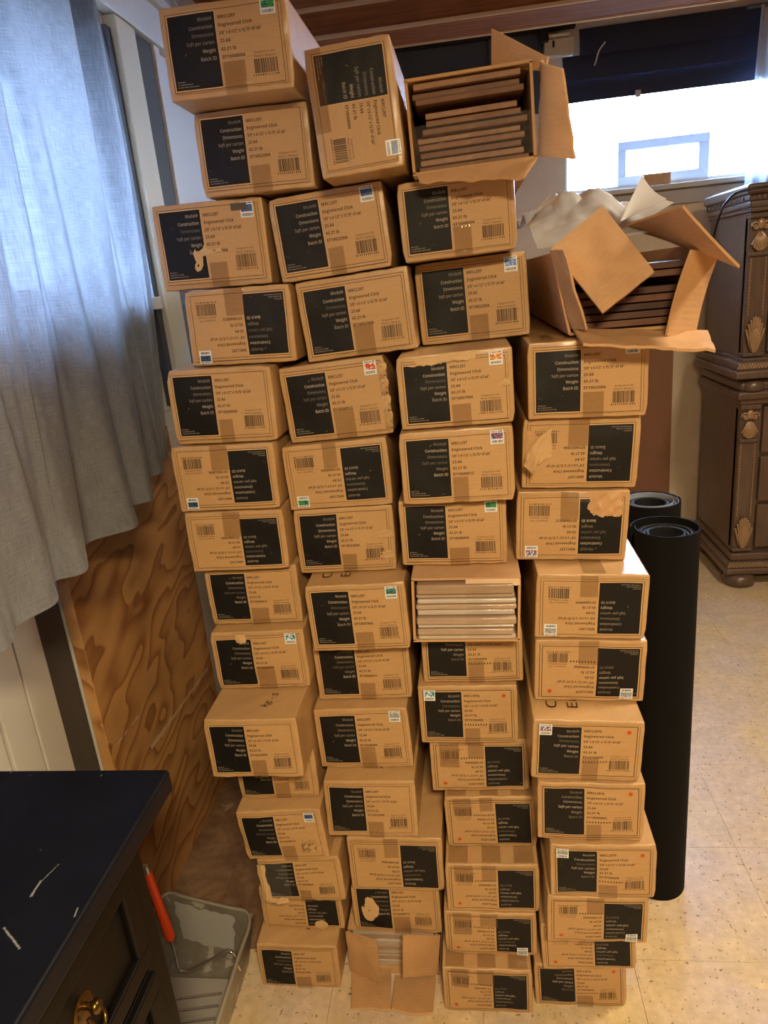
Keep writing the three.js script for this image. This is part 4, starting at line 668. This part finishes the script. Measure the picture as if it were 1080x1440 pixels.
// ---------------------------------------------------------------- dark dresser, bin and paint roller
{
  const B = [-0.49, 0, 0.95], t = thing('dark_dresser', 'near black dresser with scratched top and brass drawer pulls', 'dresser', B);
  const top = dtex(512, 1024, (u, v) => {
    const x = u * 0.4, z = v * 1.2; let s = fbm(x * 20, z * 20, 3) * 3, w = 0; const mark = (ax, az, bx_, bz, r) => { const dx = bx_ - ax, dz = bz - az, q = clamp(((x - ax) * dx + (z - az) * dz) / (dx * dx + dz * dz), 0, 1), d = Math.hypot(x - ax - q * dx, z - az - q * dz); if (d < r * 0.65 * (0.5 + 0.7 * Math.abs(nz(x * 300, z * 300, 2)))) w = 1; };
    mark(0.334, 0.157, 0.328, 0.18, 0.0012); mark(0.327, 0.18, 0.328, 0.198, 0.0032); mark(0.323, 0.236, 0.353, 0.257, 0.0024); mark(0.309, 0.013, 0.3095, 0.0135, 0.0024); mark(0.18, 0.006, 0.1805, 0.0065, 0.0022); mark(0.21, 0.012, 0.2105, 0.0125, 0.002); mark(0.386, 0.211, 0.388, 0.221, 0.0018); mark(0.301, 0.137, 0.3015, 0.1375, 0.0015);
    return w ? [128, 130, 132] : [12 + s, 14 + s, 24 + s * 1.4];
  });
  const tg = new THREE.PlaneGeometry(1, 1);
  const slabTop = rbx(-0.69, -0.295, 0.768, 0.8, 0.366, 1.56, 0.006); { const p = slabTop.attributes.position, uv = slabTop.attributes.uv; for (let i = 0; i < p.count; i++) uv.setXY(i, (p.getX(i) + 0.69) / 0.4, (p.getZ(i) - 0.366) / 1.2); }
  part('top', at0(slabTop, B), phy(0xffffff, { map: top, roughness: 0.42, specularIntensity: 0.4 }), t, 'blue black top with pale scratches');
  const m = phy(0x0d0a08, { roughness: 0.45, specularIntensity: 0.35 }), br = phy(0x6e5630, { metalness: 0.95, roughness: 0.3 });
  part('case', at0(rbx(-0.685, -0.337, 0.04, 0.769, 0.405, 1.52, 0.003), B), m, t);
  part('cove_moulding', at0(rbx(-0.685, -0.322, 0.745, 0.768, 0.39, 1.535, 0.006), B), m, t);
  for (const z of [0.43, 1.49]) part('leg', at0(rbx(-0.39, -0.345, 0, 0.04, z - 0.02, z + 0.02, 0.004), B), m, t);
  for (const z of [0.43, 1.49]) part('leg', at0(rbx(-0.68, -0.635, 0, 0.04, z - 0.02, z + 0.02, 0.004), B), m, t);
  for (const [y0, y1] of [[0.585, 0.735], [0.4, 0.565], [0.215, 0.38], [0.06, 0.2]]) for (const [z0, z1] of [[0.452, 0.955], [0.97, 1.475]]) {
    const d = part('drawer', at0(rbx(-0.339, -0.331, y0, y1, z0, z1, 0.002), B), m, t), f = 0.028;
    part('raised_frame', at0(merge([rbx(-0.333, -0.322, y0, y0 + f, z0, z1, 0.004), rbx(-0.333, -0.322, y1 - f, y1, z0, z1, 0.004), rbx(-0.333, -0.3225, y0 + f - 0.002, y1 - f + 0.002, z0, z0 + f, 0.004), rbx(-0.333, -0.3225, y0 + f - 0.002, y1 - f + 0.002, z1 - f, z1, 0.004)]), B), m, d);
    const py = (y0 + y1) / 2, pz = z0 + 0.125; const pull = merge([lathe([[0.001, 0.004], [0.02, 0.003], [0.024, 0]], 20).rotateZ(-Math.PI / 2).translate(-0.331, py, pz), lathe([[0.001, 0.026], [0.009, 0.024], [0.011, 0.017], [0.005, 0.008], [0.006, 0]], 16).rotateZ(-Math.PI / 2).translate(-0.329, py + 0.008, pz), tube([V(-0.318, py, pz - 0.012), V(-0.308, py - 0.018, pz - 0.01), V(-0.305, py - 0.024, pz), V(-0.308, py - 0.018, pz + 0.01), V(-0.318, py, pz + 0.012)], 0.003, 20, 8)]);
    pull.translate(0.331, -py, -pz).scale(0.75, 0.75, 0.75).translate(-0.331, py, pz); part('drawer_pull', at0(pull, B), br, d, 'brass drawer pull');
  }
}
{ // translucent bin
  const B = [-0.51, 0, 0.13], t = thing('plastic_bin', 'cloudy plastic bin splashed with white paint on the floor', 'bin', B);
  const H = 0.118, bot = [[-0.60, -0.05], [-0.432, -0.02], [-0.432, 0.30], [-0.60, 0.30]], rim = [[-0.632, -0.092], [-0.41, -0.04], [-0.406, 0.34], [-0.632, 0.34]];
  const Q = (c, y) => V(c[0] - B[0], y, c[1] - B[2]), a = [];
  const tw = 0.0028; for (let i = 0; i < 4; i++) { const j = (i + 1) % 4; a.push(slab(Q(bot[i], 0.002), Q(bot[j], 0.002), Q(rim[j], H), Q(rim[i], H), tw, 8, 6, (u, v) => 0.002 * nz(u * 4 + i, v * 3, 2))); }
  a.push(slab(Q(bot[0], 0.003), Q(bot[1], 0.003), Q(bot[2], 0.003), Q(bot[3], 0.003), tw, 4, 4));
  const binTex = dtex(256, 256, (u, v) => { const s = fbm(u * 6, v * 6, 5), w = s > 0.35 ? 40 : 0; return [150 + s * 14 + w, 142 + s * 14 + w, 128 + s * 14 + w]; }, [5, 5]);
  part('shell', merge(a), phy(0xffffff, { map: binTex, roughness: 0.4, transmission: 0.4, thickness: 0 }), t);
  part('rim', tube(rim.flatMap((c, i) => { const d = rim[(i + 1) % 4]; return [0.06, 0.25, 0.5, 0.75, 0.94].map(k => Q([c[0] + (d[0] - c[0]) * k, c[1] + (d[1] - c[1]) * k], H)); }), 0.004, 80, 8, true), phy(0x8f8779, { roughness: 0.4 }), t);
  const pt = slab(Q([-0.60, -0.075], 0.112), Q([-0.452, -0.042], 0.11), Q([-0.455, -0.02], 0.04), Q([-0.58, -0.05], 0.035), 0.0012, 16, 10, null, (u, v) => [0.1 * nz(v * 5, 2, 1), 0.12 * nz(u * 6, 4, 2)]); pt.translate(0.0, 0, 0.004);
  part('paint_crust', pt, std(0x9d9b96, { roughness: 0.6 }), t, 'dried white paint crust');
  part('tray_floor', slab(Q([-0.585, 0.06], 0.055), Q([-0.44, 0.06], 0.055), Q([-0.44, 0.29], 0.012), Q([-0.585, 0.29], 0.012), 0.002, 4, 4), phy(0x8f8a82, { roughness: 0.35 }), t);
  const gr = []; for (let i = 0; i < 5; i++) gr.push(tube([Q([-0.585, 0.12 + i * 0.022], 0.062 - i * 0.004), Q([-0.44, 0.10 + i * 0.022], 0.068 - i * 0.004)], 0.0022, 2, 6)); part('wire_grid', merge(gr), phy(0xc9c7c2, { metalness: 0.9, roughness: 0.25 }), t, 'metal roller grid');
  const zr = 0.065, P = (x, y, z) => atZ(x, y, z), RB = [-0.54, 0.12, 0.06], r = thing('paint_roller', 'paint roller with orange handle and bent wire frame in the bin', 'paint roller', RB);
  const h0 = P(207, 1226, zr), h1 = P(241, 1322, zr), ax = h1.clone().sub(h0), len = ax.length(), L = v => v.clone().sub(V(...RB));
  const hg = lathe([[0.001, 0], [0.0075, 0.001], [0.0085, 0.01], [0.0085, len * 0.35], [0.0095, len * 0.7], [0.0098, len * 0.95], [0.006, len], [0.001, len + 0.001]], 20); hg.applyQuaternion(new THREE.Quaternion().setFromUnitVectors(V(0, 1, 0), ax.clone().normalize())); hg.translate(...L(h0).toArray());
  part('handle', hg, phy(0xd9481c, { roughness: 0.35 }), r, 'orange plastic handle');
  const cg = new THREE.CylinderGeometry(0.0065, 0.0075, 0.016, 18); cg.applyQuaternion(new THREE.Quaternion().setFromUnitVectors(V(0, -1, 0), ax.clone().normalize())); cg.translate(...L(h0).addScaledVector(ax.clone().normalize(), -0.006).toArray()); part('end_cap', cg, phy(0x9a9a9a, { metalness: 0.8, roughness: 0.3 }), r, 'silver end cap');
  const wp = [h1, P(247, 1345, zr), P(253, 1364, zr), P(262, 1366, zr), P(290, 1353, zr), P(318, 1339, zr), P(327, 1340, zr), P(333, 1354, zr), P(338, 1364, zr)].map(L);
  part('wire_frame', tube(wp, 0.0028, 90, 8), phy(0xd8d6d0, { metalness: 0.95, roughness: 0.18 }), r, 'shiny bent wire');
}
renderer.render(scene, camera);
